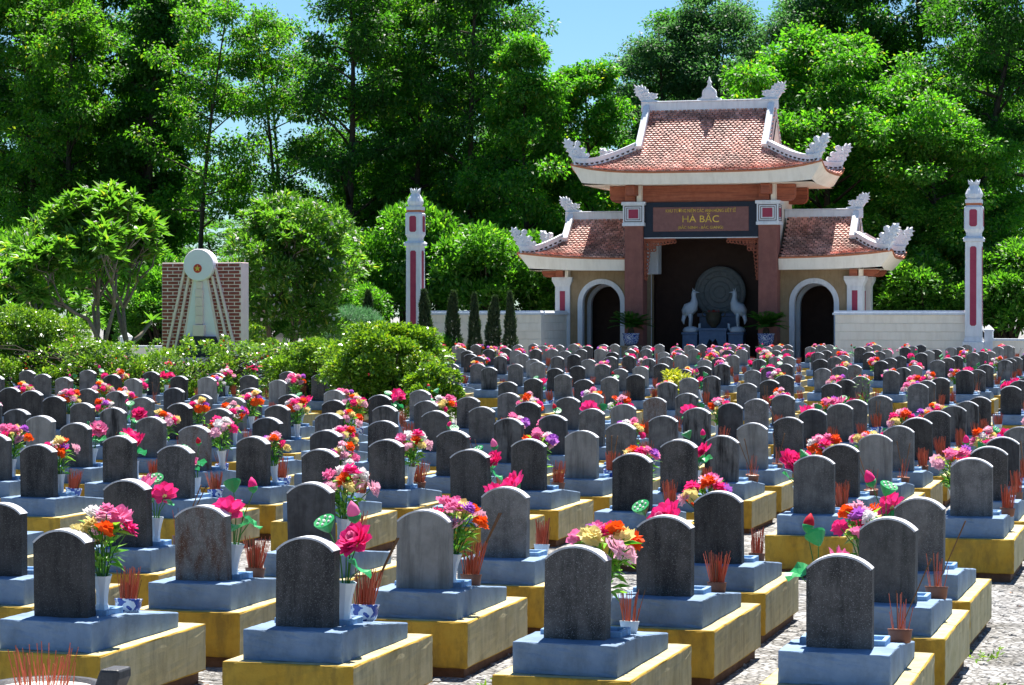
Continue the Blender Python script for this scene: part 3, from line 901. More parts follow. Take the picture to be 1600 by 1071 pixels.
def build_shrine():
    root = thing('memorial_shrine', 'red-brown memorial shrine with curved tiled roofs, dragon ornaments and two arched wings', 'shrine', (SX, SY, 0))
    G = 0.25
    # floor
    b = MB(); b.box(-7.4, 7.4, -0.5, 5.2, 0.0, 0.55)
    put('platform', b.mesh('platform', M_TAN, 0.03), root)
    for s in (-1, 1):
        # front pillar and its capital
        cx = s * 2.97
        b = MB(); b.box(cx - 0.415, cx + 0.415, 0, 0.83, G, 6.6)
        p = put('pillar', b.mesh('pillar', M_PILLAR, 0.03), root)
        b = MB()
        b.box(cx - 0.50, cx + 0.50, -0.09, 0.92, 6.58, 6.72)
        b.box(cx - 0.47, cx + 0.47, -0.06, 0.89, 6.721, 7.50)
        b.box(cx - 0.53, cx + 0.53, -0.12, 0.95, 7.501, 7.64)
        cap = put('capital', b.mesh('capital', M_WHITE, 0.012), p)
        b = MB()
        for face in range(3):
            for hw, ht, m, th, pr in ((0.40, 0.016, 1, 0, 0.008), (0.31, 0.014, 1, 0, 0.008)):
                cz = 7.11
                for (u0, u1, v0, v1) in ((-hw, hw, -hw * 0.88, -hw * 0.88 + 2 * ht), (-hw, hw, hw * 0.88 - 2 * ht, hw * 0.88), (-hw, -hw + 2 * ht, -hw * 0.8, hw * 0.8), (hw - 2 * ht, hw, -hw * 0.8, hw * 0.8)):
                    if face == 0: b.box(cx + u0, cx + u1, -0.06 - pr, -0.055, cz + v0, cz + v1, m)
                    elif face == 1: b.box(cx + 0.465, cx + 0.47 + pr, 0.415 + u0, 0.415 + u1, cz + v0, cz + v1, m)
                    else: b.box(cx - 0.47 - pr, cx - 0.465, 0.415 + u0, 0.415 + u1, cz + v0, cz + v1, m)
        b.box(cx - 0.22, cx + 0.22, -0.072, -0.055, 6.91, 7.31, 0)
        b.box(cx + 0.465, cx + 0.482, 0.2, 0.63, 6.91, 7.31, 0)
        put('square_motif', b.mesh('square_motif', [M_MAROON, M_DARKIN]), p)
        # short posts above
        b = MB(); b.box(cx - 0.40, cx + 0.06, 0.02, 0.5, 7.64, 8.36, 0); b.box(cx + 0.12, cx + 0.36, 0.04, 0.5, 7.64, 8.36, 1)
        put('upper_post', b.mesh('upper_post', [M_WOOD, M_CREAM], 0.01), root)
        # carved corner bracket below the lintel
        b = MB()
        xi = s * 2.55
        d = -s
        b.box(min(xi, xi + d * 1.4), max(xi, xi + d * 1.4), 0.22, 0.34, 5.96, 6.035)
        b.box(min(xi, xi + d * 0.07), max(xi, xi + d * 0.07), 0.22, 0.34, 4.25, 5.97)
        rr = random.Random(5)
        for k in range(9):
            r = 0.19 - 0.013 * k
            x = 0.16 + k * 0.15
            b.torus((xi + d * x, 0.28, 5.96 - r * 0.8), r * 0.72, 0.028, 'y', 10, 5)
            if k < 8: b.torus((xi + d * (x + 0.07), 0.28, 5.90), r * 0.42, 0.024, 'y', 8, 5, 0, 0, math.pi * 1.5)
        for k in range(10):
            r = 0.17 - 0.012 * k
            z = 5.74 - k * 0.165
            b.torus((xi + d * (0.03 + r * 0.8), 0.28, z), r * 0.72, 0.028, 'y', 10, 5)
            if k < 9: b.torus((xi + d * 0.07, 0.28, z - 0.08), r * 0.42, 0.022, 'y', 8, 5, 0, 0, math.pi * 1.5)
        for k in range(4):
            b.torus((xi + d * (0.30 + 0.13 * (k % 2)), 0.28, 5.68 - 0.12 * (k // 2)), 0.09, 0.026, 'y', 9, 5)
        put('carved_bracket', b.mesh('carved_bracket', M_WOOD, smooth=False), root)
    # beams
    def beam(x0, x1, y0, y1, z0, z1, name='beam'):
        b = MB()
        r = min(0.28, (z1 - z0) * 0.55)
        poly = [(x0, z1), (x0, z0 + r)] + [(x0 + r - r * math.cos(math.pi / 2 * i / 4), z0 + r - r * math.sin(math.pi / 2 * i / 4)) for i in range(1, 5)]
        poly += [(x1 - r + r * math.sin(math.pi / 2 * i / 4), z0 + r - r * math.cos(math.pi / 2 * i / 4)) for i in range(0, 5)] + [(x1, z1)]
        b.prism(poly, y0, y1)
        return put(name, b.mesh(name, M_WOOD), root)
    beam(-4.1, 4.1, 0.22, 0.70, 7.62, 8.35)
    beam(-4.1, 4.1, 3.55, 4.0, 7.62, 8.35)
    for s in (-1, 1):
        b = MB(); b.box(s * 2.97 - 0.2, s * 2.97 + 0.2, -0.7, 5.0, 7.9, 8.34)
        put('cross_beam', b.mesh('cross_beam', M_WOOD, 0.02), root)
    # lintel with the name panel
    b = MB(); b.box(-2.553, 2.553, 0.12, 0.60, 6.07, 7.615)
    lt = put('lintel', b.mesh('lintel', M_NAVY, 0.01), root)
    b = MB(); b.box(-2.53, 2.53, 0.10, 0.5, 6.035, 6.068)
    put('lintel_strip', b.mesh('lintel_strip', M_WHITE), lt)
    b = MB(); b.box(-2.12, 2.12, 0.095, 0.2, 6.33, 7.39)
    put('name_panel', b.mesh('name_panel', M_MARBLE, 0.008), lt)
    for body, size, z, wd in (('KHU TƯỞNG NIỆM CÁC ANH HÙNG LIỆT SĨ', 0.20, 7.22, 3.1), ('HÀ BẮC', 0.42, 6.85, 1.62), ('(BẮC NINH - BẮC GIANG)', 0.17, 6.49, 2.0)):
        put('lettering', text_mesh(body, size, M_GOLD, 0.012, wd), lt, (0, 0.088, z), (R(90), 0, 0))
    # main bay: walls, lining, ceiling
    for s in (-1, 1):
        b = MB()
        b.box(*sorted((s * 2.98, s * 3.28)), 0.831, 4.4, G, 8.36)
        put('bay_wall', b.mesh('bay_wall', M_CREAM, 0.01), root)
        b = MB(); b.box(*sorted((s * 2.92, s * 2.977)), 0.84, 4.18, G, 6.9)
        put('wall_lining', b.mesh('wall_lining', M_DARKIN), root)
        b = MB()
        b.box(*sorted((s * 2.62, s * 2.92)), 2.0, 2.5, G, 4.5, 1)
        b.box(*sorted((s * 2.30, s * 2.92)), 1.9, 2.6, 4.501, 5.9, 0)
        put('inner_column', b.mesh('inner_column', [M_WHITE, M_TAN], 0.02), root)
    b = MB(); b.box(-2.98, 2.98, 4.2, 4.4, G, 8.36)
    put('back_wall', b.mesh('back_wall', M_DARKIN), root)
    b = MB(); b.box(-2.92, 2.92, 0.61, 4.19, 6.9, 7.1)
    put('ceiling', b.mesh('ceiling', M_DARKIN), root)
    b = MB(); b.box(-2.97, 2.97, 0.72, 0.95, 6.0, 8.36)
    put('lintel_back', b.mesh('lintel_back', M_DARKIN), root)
    # wings
    for s in (-1, 1):
        b = MB()
        arch_wall(b, s * 4.77, 0.90, 3.2, min(s * 3.28, s * 6.3), max(s * 3.28, s * 6.3), G, 4.95, 1.4, 1.65)
        w = put('wing_wall', b.mesh('wing_wall', M_TAN), root)
        b = MB(); arch_trim(b, s * 4.77, 0.87, 1.09, 3.2, G, 1.34, 1.72)
        put('arch_trim', b.mesh('arch_trim', M_WHITE), w)
        b = MB()
        arch_wall(b, s * 4.77, 0.90, 3.1, min(s * 3.28, s * 6.2), max(s * 3.28, s * 6.2), G, 4.6, 2.9, 3.1)
        w = put('inner_wall', b.mesh('inner_wall', M_TAN), root)
        b = MB(); arch_trim(b, s * 4.77, 0.87, 1.04, 3.1, G, 2.85, 3.15)
        put('arch_trim', b.mesh('arch_trim', M_WHITE), w)
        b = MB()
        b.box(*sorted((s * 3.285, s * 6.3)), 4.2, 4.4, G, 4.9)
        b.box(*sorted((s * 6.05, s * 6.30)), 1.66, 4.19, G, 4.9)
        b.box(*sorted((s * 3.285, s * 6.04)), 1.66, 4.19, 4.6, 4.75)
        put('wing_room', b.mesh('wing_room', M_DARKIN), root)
        # outer columns
        for yy in (1.30, 3.85):
            cx = s * 6.55
            b = MB()
            b.box(cx - 0.34, cx + 0.34, yy, yy + 0.68, G, 3.95)
            b.box(cx - 0.40, cx + 0.40, yy - 0.06, yy + 0.74, G, 1.0)
            vv = [(cx - 0.34, yy, 3.95), (cx + 0.34, yy, 3.95), (cx + 0.34, yy + 0.68, 3.95), (cx - 0.34, yy + 0.68, 3.95), (cx - 0.46, yy - 0.12, 4.22), (cx + 0.46, yy - 0.12, 4.22), (cx + 0.46, yy + 0.80, 4.22), (cx - 0.46, yy + 0.80, 4.22)]
            b.add(vv, [(0, 1, 5, 4), (1, 2, 6, 5), (2, 3, 7, 6), (3, 0, 4, 7), (4, 5, 6, 7)])
            b.box(cx - 0.46, cx + 0.46, yy - 0.12, yy + 0.80, 4.221, 4.37)
            c = put('wing_column', b.mesh('wing_column', M_WHITE, recalc=True), root)
            b = MB(); b.box(cx - 0.12, cx + 0.12, yy - 0.015, yy + 0.01, 1.5, 3.75)
            put('column_panel', b.mesh('column_panel', M_MAROON), c)
        x0, x1 = sorted((s * 3.39, s * 7.55))
        for yy in (1.45, 3.9):
            beam(x0, x1, yy - 0.02, yy + 0.42, 4.37, 4.86, 'wing_beam')
        b = MB(); b.box(s * 6.55 - 0.17, s * 6.55 + 0.17, 0.75, 4.9, 4.38, 4.85)
        put('wing_cross_beam', b.mesh('wing_cross_beam', M_WOOD, 0.02), root)
        b = MB(); b.box(s * 6.55 + 0.22, s * 6.55 + 0.36, 0.9, 1.42, 4.37, 4.85)
        put('wing_post', b.mesh('wing_post', M_CREAM), root)
    up = Roof(5.5, 3.15, 2.95, 1.70, 11.85, 8.86, 0.40, 1.334, 2.0)
    build_roof(root, up, (-1, 1), 0, 1, True)
    low = Roof(8.3, 2.35, 6.6, 1.10, 7.05, 5.16, 0.30, 1.334, 2.55)
    for s in (-1, 1):
        build_roof(root, low, (s,), 3.40, 7 + s)


build_shrine()


def build_shrine_contents():
    # carved stone disc
    t = thing('carved_disc', 'large grey carved stone disc on its stand inside the dark shrine', 'disc', (SX + 0.12, SY + 3.85, 0.55))
    b = MB()
    prof = [(0.0, -0.12), (1.17, -0.12), (1.17, 0.06), (1.10, 0.10), (1.04, 0.06), (0.98, 0.06), (0.92, 0.10), (0.74, 0.10), (0.70, 0.05), (0.50, 0.05), (0.46, 0.09), (0.30, 0.09), (0.26, 0.05), (0.0, 0.05)]
    b.lathe(prof, 40, 0, cap=False)
    for k in range(16):
        a = 2 * math.pi * k / 16
        b.torus((0.83 * math.cos(a), 0.83 * math.sin(a), 0.1), 0.07, 0.025, 'y', 6, 4)
    d = put('disc', b.mesh('disc', M_DISC, recalc=True), t, (0, 0, 3.15), (R(90), 0, 0))
    b = MB(); b.box(-0.9, 0.9, -0.25, 0.25, 0, 2.05); b.box(-1.0, 1.0, -0.3, 0.3, 2.051, 2.2)
    put('stand', b.mesh('stand', M_BLUESTONE, 0.02), t)
    # altar table
    t = thing('altar_table', 'blue-grey stone altar table with a scalloped apron in the shrine', 'altar', (SX + 0.12, SY + 2.5, 0.55))
    t.scale = (0.68, 1, 1)
    b = MB(); b.box(-0.95, 0.95, -0.4, 0.4, 1.42, 1.55)
    put('table_top', b.mesh('table_top', M_BLUESTONE, 0.02), t)
    b = MB()
    poly = [(-0.9, 0.0), (-0.62, 0.0)] + [(-0.62 + 1.24 * i / 12, 0.72 + 0.30 * math.sin(math.pi * i / 12) + 0.10 * math.cos(6 * math.pi * i / 12)) for i in range(13)] + [(0.62, 0.0), (0.9, 0.0), (0.9, 1.419), (-0.9, 1.419)]
    b.prism(poly, -0.36, 0.36)
    put('apron', b.mesh('apron', M_BLUESTONE), t)
    t = thing('bronze_urn', 'dark bronze incense urn with red sticks on the shrine altar', 'urn', (SX + 0.1, SY + 2.5, 2.105))
    b = MB(); b.lathe([(0.12, 0), (0.14, 0.06), (0.28, 0.2), (0.36, 0.42), (0.33, 0.60), (0.40, 0.66), (0.40, 0.70), (0.34, 0.70), (0.30, 0.62), (0.0, 0.60)], 18)
    for s in (-1, 1): b.torus((s * 0.40, 0, 0.62), 0.12, 0.03, 'y', 10, 5)
    put('bowl', b.mesh('bowl', M_BRONZE, smooth=True), t)
    b = MB()
    rr = random.Random(3)
    for k in range(40):
        a, r = rr.uniform(0, 6.28), rr.uniform(0, 0.24)
        b.tube([(r * math.cos(a), r * math.sin(a), 0.6), (r * 1.3 * math.cos(a), r * 1.3 * math.sin(a), 0.6 + rr.uniform(0.1, 0.2))], 0.01, 3)
    put('incense_sticks', b.mesh('incense_sticks', M_RED, recalc=False), t)
    # cranes
    for s, side in ((-1, 'left'), (1, 'right')):
        t = thing('bird_pedestal', 'dark blue stone pedestal under the %s crane statue' % side, 'pedestal', (SX + 0.12 + s * 1.04, SY + 2.5, 0.55))
        b = MB(); b.box(-0.33, 0.33, -0.35, 0.35, 0, 1.26); b.box(-0.37, 0.37, -0.39, 0.39, 1.261, 1.36); b.box(-0.40, 0.40, -0.42, 0.42, 0, 0.14)
        put('block', b.mesh('block', M_BLUESTONE, 0.015), t)
        d = -s     # both look towards the disc
        b = MB()
        b.tube([(-d * 0.34, 0, 0.66), (-d * 0.26, 0, 0.84), (-d * 0.10, 0, 0.98), (d * 0.06, 0, 1.10), (d * 0.13, 0, 1.28), (d * 0.12, 0, 1.46), (d * 0.10, 0, 1.60), (d * 0.13, 0, 1.70), (d * 0.18, 0, 1.72)],
               [0.04, 0.20, 0.30, 0.26, 0.17, 0.11, 0.095, 0.11, 0.06], 12)
        b.tube([(d * 0.16, 0, 1.72), (d * 0.36, 0, 1.70)], [0.045, 0.006], 6)
        b.tube([(d * 0.10, 0, 1.74), (d * 0.06, 0, 1.90)], [0.04, 0.008], 5)
        b.tube([(d * 0.14, 0, 1.75), (d * 0.18, 0, 1.88)], [0.03, 0.006], 5)
        b.tube([(-d * 0.30, 0, 0.72), (-d * 0.36, 0, 0.50), (-d * 0.32, 0, 0.34)], [0.10, 0.08, 0.02], 7)
        b.tube([(d * 0.18, 0, 1.62), (d * 0.20, 0, 1.54)], [0.03, 0.012], 5)
        for e in (-1, 1):
            b.tube([(-d * 0.06, e * 0.09, 0.88), (-d * 0.02, e * 0.09, 0.58), (-d * 0.05, e * 0.08, 0.20)], [0.12, 0.07, 0.055], 7)
            b.tube([(-d * 0.28, e * 0.17, 0.80), (-d * 0.05, e * 0.21, 0.98), (d * 0.06, e * 0.17, 1.04)], [0.03, 0.09, 0.05], 7)
        b.lathe([(0.33, 0), (0.36, 0.08), (0.28, 0.2), (0.10, 0.25), (0.0, 0.25)], 14, 0, (-d * 0.02, 0, 0))
        b.tube([(d * 0.28, 0, 0.08), (d * 0.37, 0, 0.2), (d * 0.36, 0, 0.34), (d * 0.42, 0, 0.37)], [0.06, 0.05, 0.06, 0.02], 7)
        st = put('crane_statue', b.mesh('crane_statue', M_STATUE, smooth=True), None, (SX + 0.12 + s * 1.04, SY + 2.5, 1.912), (0, 0, 0), 1.04)
        tag(st, 'pale stone crane statue on a tortoise, on the %s of the carved disc' % side, 'statue', 'crane statues in the shrine')
        # cycad in a glazed pot before the pillar
        px = s * 2.97 + 0.1
        t = thing('potted_cycad', 'dark green cycad in a blue glazed pot before the %s pillar' % side, 'potted plant', (SX + px, SY - 0.9, 0.27), 0, 'potted cycads before the shrine')
        b = MB(); b.box(-0.35, 0.35, -0.35, 0.35, 0, 1.0); b.box(-0.4, 0.4, -0.4, 0.4, 1.001, 1.08)
        put('stand', b.mesh('stand', M_TAN, 0.015), t)
        b = MB(); b.lathe([(0.2, 1.082), (0.30, 1.2), (0.35, 1.42), (0.34, 1.54), (0.38, 1.58), (0.38, 1.62), (0.31, 1.62), (0.29, 1.55), (0, 1.54)], 20)
        put('pot', b.mesh('pot', M_PORC, smooth=True), t)
        rng = np.random.default_rng(40 + s)
        b = MB(); b.lathe([(0.13, 1.53), (0.15, 1.7), (0.11, 1.85), (0, 1.88)], 10)
        put('stem', b.mesh('stem', M_BARK), t)
        P, D, Nn, Ls = [], [], [], []
        for k in range(46):
            a = rng.uniform(0, 2 * math.pi); el = rng.uniform(0.25, 1.35)
            for q in np.linspace(0.12, 1, 17):
                r = q * 1.0 * math.cos(el * (1 - 0.3 * q)); z = 1.85 + q * 1.15 * math.sin(el) - 0.4 * q * q
                c = np.array([r * math.cos(a), r * math.sin(a), z])
                for e in (-1, 1):
                    dd = np.array([math.cos(a), math.sin(a), 0]) * 0.6 + e * np.array([-math.sin(a), math.cos(a), 0]) + np.array([0, 0, 0.15])
                    P.append(c); D.append(dd); Nn.append([0, 0, 1]); Ls.append(0.22 * (1.05 - 0.6 * abs(q - 0.45)))
        put('fronds', leaf_mesh('fronds', np.array(P), np.array(D), np.array(Nn, float), np.array(Ls), np.full(len(P), 0.05), LEAF_DARK), t)


build_shrine_contents()


# ------------------------------------------------------------------ boundary walls and obelisks
def build_walls():
    for s, side in ((-1, 'left'), (1, 'right')):
        t = thing('boundary_wall', 'cream slab-faced wall with white coping between the shrine and the %s obelisk' % side, 'wall', (SX, SY - 3.0, 0.24))
        x0, x1 = sorted((s * 6.35, s * 11.7))
        back = MB()
        back.box(x0 + 0.03, x1, 0.03, 0.37, 0, 2.44)
        r0, r1 = sorted((s * 6.38, s * 6.72))
        back.box(r0, r1, 0.372, 4.3, 0, 2.44)
        put('core', back.mesh('core', M_CREAM), t)
        for k in range(7):
            z = k * 0.35
            b = MB()
            b.box(x0, x1 - 0.001, 0, 0.40, z + 0.006, z + 0.344)
            put('course', b.mesh('course', M_CREAM, 0.008), t)
            b = MB()
            b.box(*sorted((s * 6.35, s * 6.75)), 0.402, 4.3, z + 0.006, z + 0.344)
            put('course', b.mesh('course', M_CREAM, 0.008), t)
        b = MB()
        b.box(x0 - 0.10, x1 - 0.001, -0.10, 0.50, 2.45, 2.53); b.box(x0 - 0.06, x1 - 0.001, -0.06, 0.46, 2.531, 2.63, inset=0.04)
        b.box(*sorted((s * 6.25, s * 6.85)), 0.502, 4.3, 2.45, 2.53); b.box(*sorted((s * 6.29, s * 6.81)), 0.462, 4.3, 2.531, 2.63, inset=0.04)
        put('coping', b.mesh('coping', M_WHITE), t)
    for s, side in ((-1, 'left of the cream wall, behind the cypresses'), (1, 'right end of the cream wall')):
        t = thing('obelisk', 'white obelisk with maroon panels, ' + side, 'obelisk', (SX + s * 12.05, SY - 3.0, 0.24))
        b = MB()
        b.box(-0.42, 0.42, -0.42, 0.42, 0, 1.35); b.box(-0.38, 0.38, -0.38, 0.38, 1.351, 1.55, inset=0.04)
        b.box(-0.335, 0.335, -0.335, 0.335, 1.551, 5.45, inset=0.01)
        b.box(-0.40, 0.40, -0.40, 0.40, 5.451, 5.56); b.box(-0.43, 0.43, -0.43, 0.43, 5.561, 5.66, inset=0.10)
        put('shaft', b.mesh('shaft', M_WHITE, 0.012), t)
        b = MB()
        v = []
        for z, h in ((5.661, 0.30), (5.80, 0.30), (5.95, 0.375), (6.85, 0.375), (6.93, 0.30)):
            c = h * 0.72
            v += [(-h, -c, z), (-c, -h, z), (c, -h, z), (h, -c, z), (h, c, z), (c, h, z), (-c, h, z), (-h, c, z)]
        b.add(v, [tuple(range(7, -1, -1)), tuple(range(32, 40))] + [(r * 8 + k, r * 8 + (k + 1) % 8, r * 8 + 8 + (k + 1) % 8, r * 8 + 8 + k) for r in range(4) for k in range(8)])
        put('lantern_box', b.mesh('lantern_box', M_WHITE), t)
        b = MB(); b.box(-0.31, 0.31, -0.31, 0.31, 6.931, 7.02, 1); b.box(-0.33, 0.33, -0.33, 0.33, 7.021, 7.17, 0)
        b.lathe([(0.26, 7.17), (0.34, 7.28), (0.36, 7.40), (0.30, 7.55), (0.20, 7.70), (0.165, 7.80), (0.19, 7.88), (0.15, 7.86), (0.0, 7.85)], 16)
        for k in range(6):
            a = k * math.pi / 3
            b.tube([(0.16 * math.cos(a), 0.16 * math.sin(a), 7.80), (0.20 * math.cos(a), 0.20 * math.sin(a), 7.90), (0.25 * math.cos(a), 0.25 * math.sin(a), 7.99)], [0.06, 0.045, 0.006], 5)
        put('flame_finial', b.mesh('flame_finial', [M_WHITE, M_TILEEDGE], recalc=True), t)
        for k in range(4):
            b = MB()
            for hw, z0, z1, yy in ((0.13, 2.0, 5.25, -0.342), (0.155, 6.06, 6.76, -0.385)):
                c = 0.06
                b.prism([(-hw + c, z0), (hw - c, z0), (hw, z0 + c), (hw, z1 - c), (hw - c, z1), (-hw + c, z1), (-hw, z1 - c), (-hw, z0 + c)], yy, yy + 0.05)
            put('maroon_panel', b.mesh('maroon_panel', M_MAROON), t, rot=(0, 0, k * math.pi / 2))
    # low perimeter wall with capped posts
    def low_wall(name, label, x0, x1, y, top, posts):
        t = thing(name, label, 'wall', ((x0 + x1) / 2, y, 0.2))
        hw = (x1 - x0) / 2
        b = MB(); b.box(-hw, hw, -0.12, 0.12, 0, top - 0.3)
        put('wall_body', b.mesh('wall_body', M_CREAM), t)
        b = MB(); b.box(-hw - 0.02, hw + 0.02, -0.17, 0.17, top - 0.299, top - 0.2)
        put('coping', b.mesh('coping', M_WHITE, 0.01), t)
        for px in posts:
            b = MB(); b.box(-0.17, 0.17, -0.19, 0.19, 0, top + 0.1); b.box(-0.20, 0.20, -0.22, 0.22, top + 0.101, top + 0.16); b.box(-0.20, 0.20, -0.22, 0.22, top + 0.161, top + 0.36, inset=0.19)
            put('post', b.mesh('post', M_WHITE), t, (px - (x0 + x1) / 2, 0, 0))
    low_wall('low_wall', 'low white wall with a capped post behind the brick monument and frangipani trees', -56, -34.6, 92.5, 1.42, (-36.6, -43.5))
    low_wall('low_wall', 'low white wall with a capped post to the right of the right obelisk', -9.15, 12, 101.3, 1.72, (-9.0, -2.0, 5.0))


build_walls()


# ------------------------------------------------------------------ brick monument
def build_monument():
    W, H, T = 3.28, 4.50, 0.75
    t = thing('brick_monument', 'brick memorial slab with a pale disc, red star emblem and slanting ribs', 'monument', (-38.94, 86.0, 0.19))
    b = MB(); b.box(0, W, 0, T, 0, H)
    put('slab', b.mesh('slab', M_MORTAR, 0.015), t)
    rng = random.Random(8)
    k = W / 739.0             # metres per unit of the drawing
    def X(c): return (c - 78) * k
    def Z(c): return H - (c - 185) * k
    tops = []
    row, z = 0, H - 0.05
    def inner(zz):            # half width of the central panel, no bricks beneath
        cy = 185 + (H - zz) / k
        q = (cy - 360) / (960 - 360)
        return X(375 - 110 * q) + 0.02, X(515 + 125 * q) - 0.02
    brick_mesh = {}
    while z > 0.1:
        x = 0.02 - (0.22 if row % 2 else 0.0)
        while x < W - 0.03:
            a, c = max(x, 0.015), min(x + 0.42, W - 0.015)
            lo, hi = inner(z)
            if c - a > 0.05 and not (z < Z(340) and a > lo and c < hi) and len(tops) < 296 and z > 0.5:
                key = round(c - a, 2)
                if key not in brick_mesh:
                    bb = MB(); bb.box(0, key, -0.010, 0.03, 0, 0.104)
                    brick_mesh[key] = bb.mesh('brick', M_BRICK, 0.006)
                tops.append(put('brick', brick_mesh[key], t, (a, rng.uniform(-0.004, 0.004), z - 0.104)))
            x += 0.46
        z -= 0.134
        row += 1
    # ribs
    for pts in (((300, 232), (125, 960)), ((338, 300), (203, 960)), ((585, 232), (772, 960)), ((555, 300), (715, 960))):
        (xa, ya), (xb, yb) = pts
        dirx = (xb - xa) / (yb - ya)
        ye = 1300
        xe = xb + dirx * (ye - yb)
        w = 11
        b = MB(); b.prism([(X(xe - w), Z(ye)), (X(xe + w), Z(ye)), (X(xa + w), Z(ya)), (X(xa - w), Z(ya))], -0.10, 0.02)
        put('rib', b.mesh('rib', M_MORTAR, 0.01), t)
    b = MB()
    b.prism([(X(205), Z(1280)), (X(708), Z(1280)), (X(520), Z(330)), (X(372), Z(330))], -0.07, 0.02, 1)
    b.prism([(X(232), Z(1270)), (X(681), Z(1270)), (X(503), Z(332)), (X(389), Z(332))], -0.085, -0.06, 0)
    put('central_panel', b.mesh('central_panel', [M_BLUEWHITE, M_MORTAR]), t)
    for za, zb, h in ((350, 410, 26), (412, 482, 34), (484, 560, 34), (562, 640, 34), (642, 716, 34), (720, 818, 52)):
        b = MB(); b.box(X(443 - h), X(443 + h), -0.20 if h < 50 else -0.26, -0.08, Z(zb), Z(za))
        put('drum_block', b.mesh('drum_block', M_MORTAR, 0.012), t)
    b = MB(); b.prism([(X(225), Z(1000)), (X(668), Z(1000)), (X(592), Z(820)), (X(292), Z(820))], -0.30, -0.08)
    put('dark_plaque', b.mesh('dark_plaque', M_NAVY, 0.01), t)
    b = MB(); b.box(X(215), X(680), -0.55, -0.05, 0, Z(1001))
    put('plinth_step', b.mesh('plinth_step', M_MORTAR, 0.02), t)
    # disc with the star emblem
    b = MB(); b.lathe([(0.60, -0.24), (0.615, -0.2), (0.615, 0.24), (0.595, 0.27)], 48)
    d = put('disc', b.mesh('disc', M_BLUEWHITE), t, (X(446), -0.02, Z(206)), (R(90), 0, 0))
    b = MB(); b.lathe([(0.17, 0.26), (0.17, 0.285)], 28); put('red_roundel', b.mesh('red_roundel', M_RED), d, (-0.02, -0.135, 0))
    b = MB()
    star = [(0.13 * (1 if i % 2 == 0 else 0.42) * math.sin(i * math.pi / 5), 0.13 * (1 if i % 2 == 0 else 0.42) * math.cos(i * math.pi / 5)) for i in range(10)]
    b.add([(x - 0.02, y - 0.135, 0.287) for x, y in star] + [(x - 0.02, y - 0.135, 0.30) for x, y in star] + [(-0.02, -0.135, 0.315)], [(i, (i + 1) % 10, (i + 1) % 10 + 10, i + 10) for i in range(10)] + [(i + 10, (i + 1) % 10 + 10, 20) for i in range(10)])
    put('gold_star', b.mesh('gold_star', M_GOLD), d)


build_monument()


# ------------------------------------------------------------------ graves
SB = 0.635          # height of the headstone's foot
GW = 0.42           # headstone width


def headstone_mesh(mat, w=GW, h=0.60, sh=0.512, th=0.12, seed=0):
    rr = random.Random(seed)
    b = MB()
    hw = w / 2
    rise = h - sh
    rad = (hw * hw + rise * rise) / (2 * rise)
    a = math.asin(hw / rad)
    arc = [(rad * math.sin(a - 2 * a * i / 12), h - rad + rad * math.cos(a - 2 * a * i / 12)) for i in range(13)]
    poly = [(-hw, -0.01), (hw, -0.01)] + arc
    poly = [(x + (rr.uniform(-0.002, 0.002)), z) for x, z in poly]
    b.prism(poly, 0, th)
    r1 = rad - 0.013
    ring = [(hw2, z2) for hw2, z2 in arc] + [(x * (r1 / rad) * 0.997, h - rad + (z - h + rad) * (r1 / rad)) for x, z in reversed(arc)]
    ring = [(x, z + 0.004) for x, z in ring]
    b.prism(ring, -0.004, th + 0.004, 1)  # thin raised strip that paints a sunlit rim along the arch
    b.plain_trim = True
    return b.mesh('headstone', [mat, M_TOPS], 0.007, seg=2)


def grave_meshes():
    d = {}
    b = MB(); b.box(-0.42, 0.42, 0.05, 1.70, -0.05, 0.085)
    d['foot'] = b.mesh('footing', M_FOOT)
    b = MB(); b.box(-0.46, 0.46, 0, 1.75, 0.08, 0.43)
    b.m = [0, 1, 0, 1, 0, 1]  # lit tone painted on top and sides, shaded tone on the rest
    d['base'] = b.mesh('grave_base', [M_BASE, M_BASE_LIT], 0.012, seg=2, rough=0.0022)
    b = MB()
    prof = [(0.10, 0.427), (1.50, 0.427), (1.50, 0.54), (0.62, 0.634), (0.56, 0.635), (0.10, 0.635)]
    v = [(-0.35, y, z) for y, z in prof] + [(0.35, y, z) for y, z in prof]
    n = len(prof)
    b.add(v, [tuple(range(n)), tuple(range(2 * n - 1, n - 1, -1))] + [(i, i + n, (i + 1) % n + n, (i + 1) % n) for i in range(n)])
    d['plinth'] = b.mesh('plinth', M_PLINTH, 0.008, seg=2, rough=0.0022)
    b = MB()
    x, y0, y1, z0, z1, k = 0.275, 0.48, 0.74, 0.60, 0.672, 0.03
    b.box(-x, x, y0, y0 + k, z0, z1); b.box(-x, x, y1 - k, y1, z0, z1)
    b.box(-x, -x + k, y0 + k + 0.001, y1 - k - 0.001, z0, z1); b.box(x - k, x, y0 + k + 0.001, y1 - k - 0.001, z0, z1)
    b.box(-x + k + 0.001, x - k - 0.001, y0 + k + 0.001, y1 - k - 0.001, z0, z0 + 0.035)
    d['tray'] = b.mesh('offering_tray', M_TRAY, 0.004)
    return d


GM = grave_meshes()
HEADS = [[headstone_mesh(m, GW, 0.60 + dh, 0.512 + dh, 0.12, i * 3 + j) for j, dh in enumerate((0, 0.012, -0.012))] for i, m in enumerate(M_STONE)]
TONE = ['dark speckled', 'grey gritty', 'pale cement', 'rust-stained', 'black-streaked', 'black smooth']

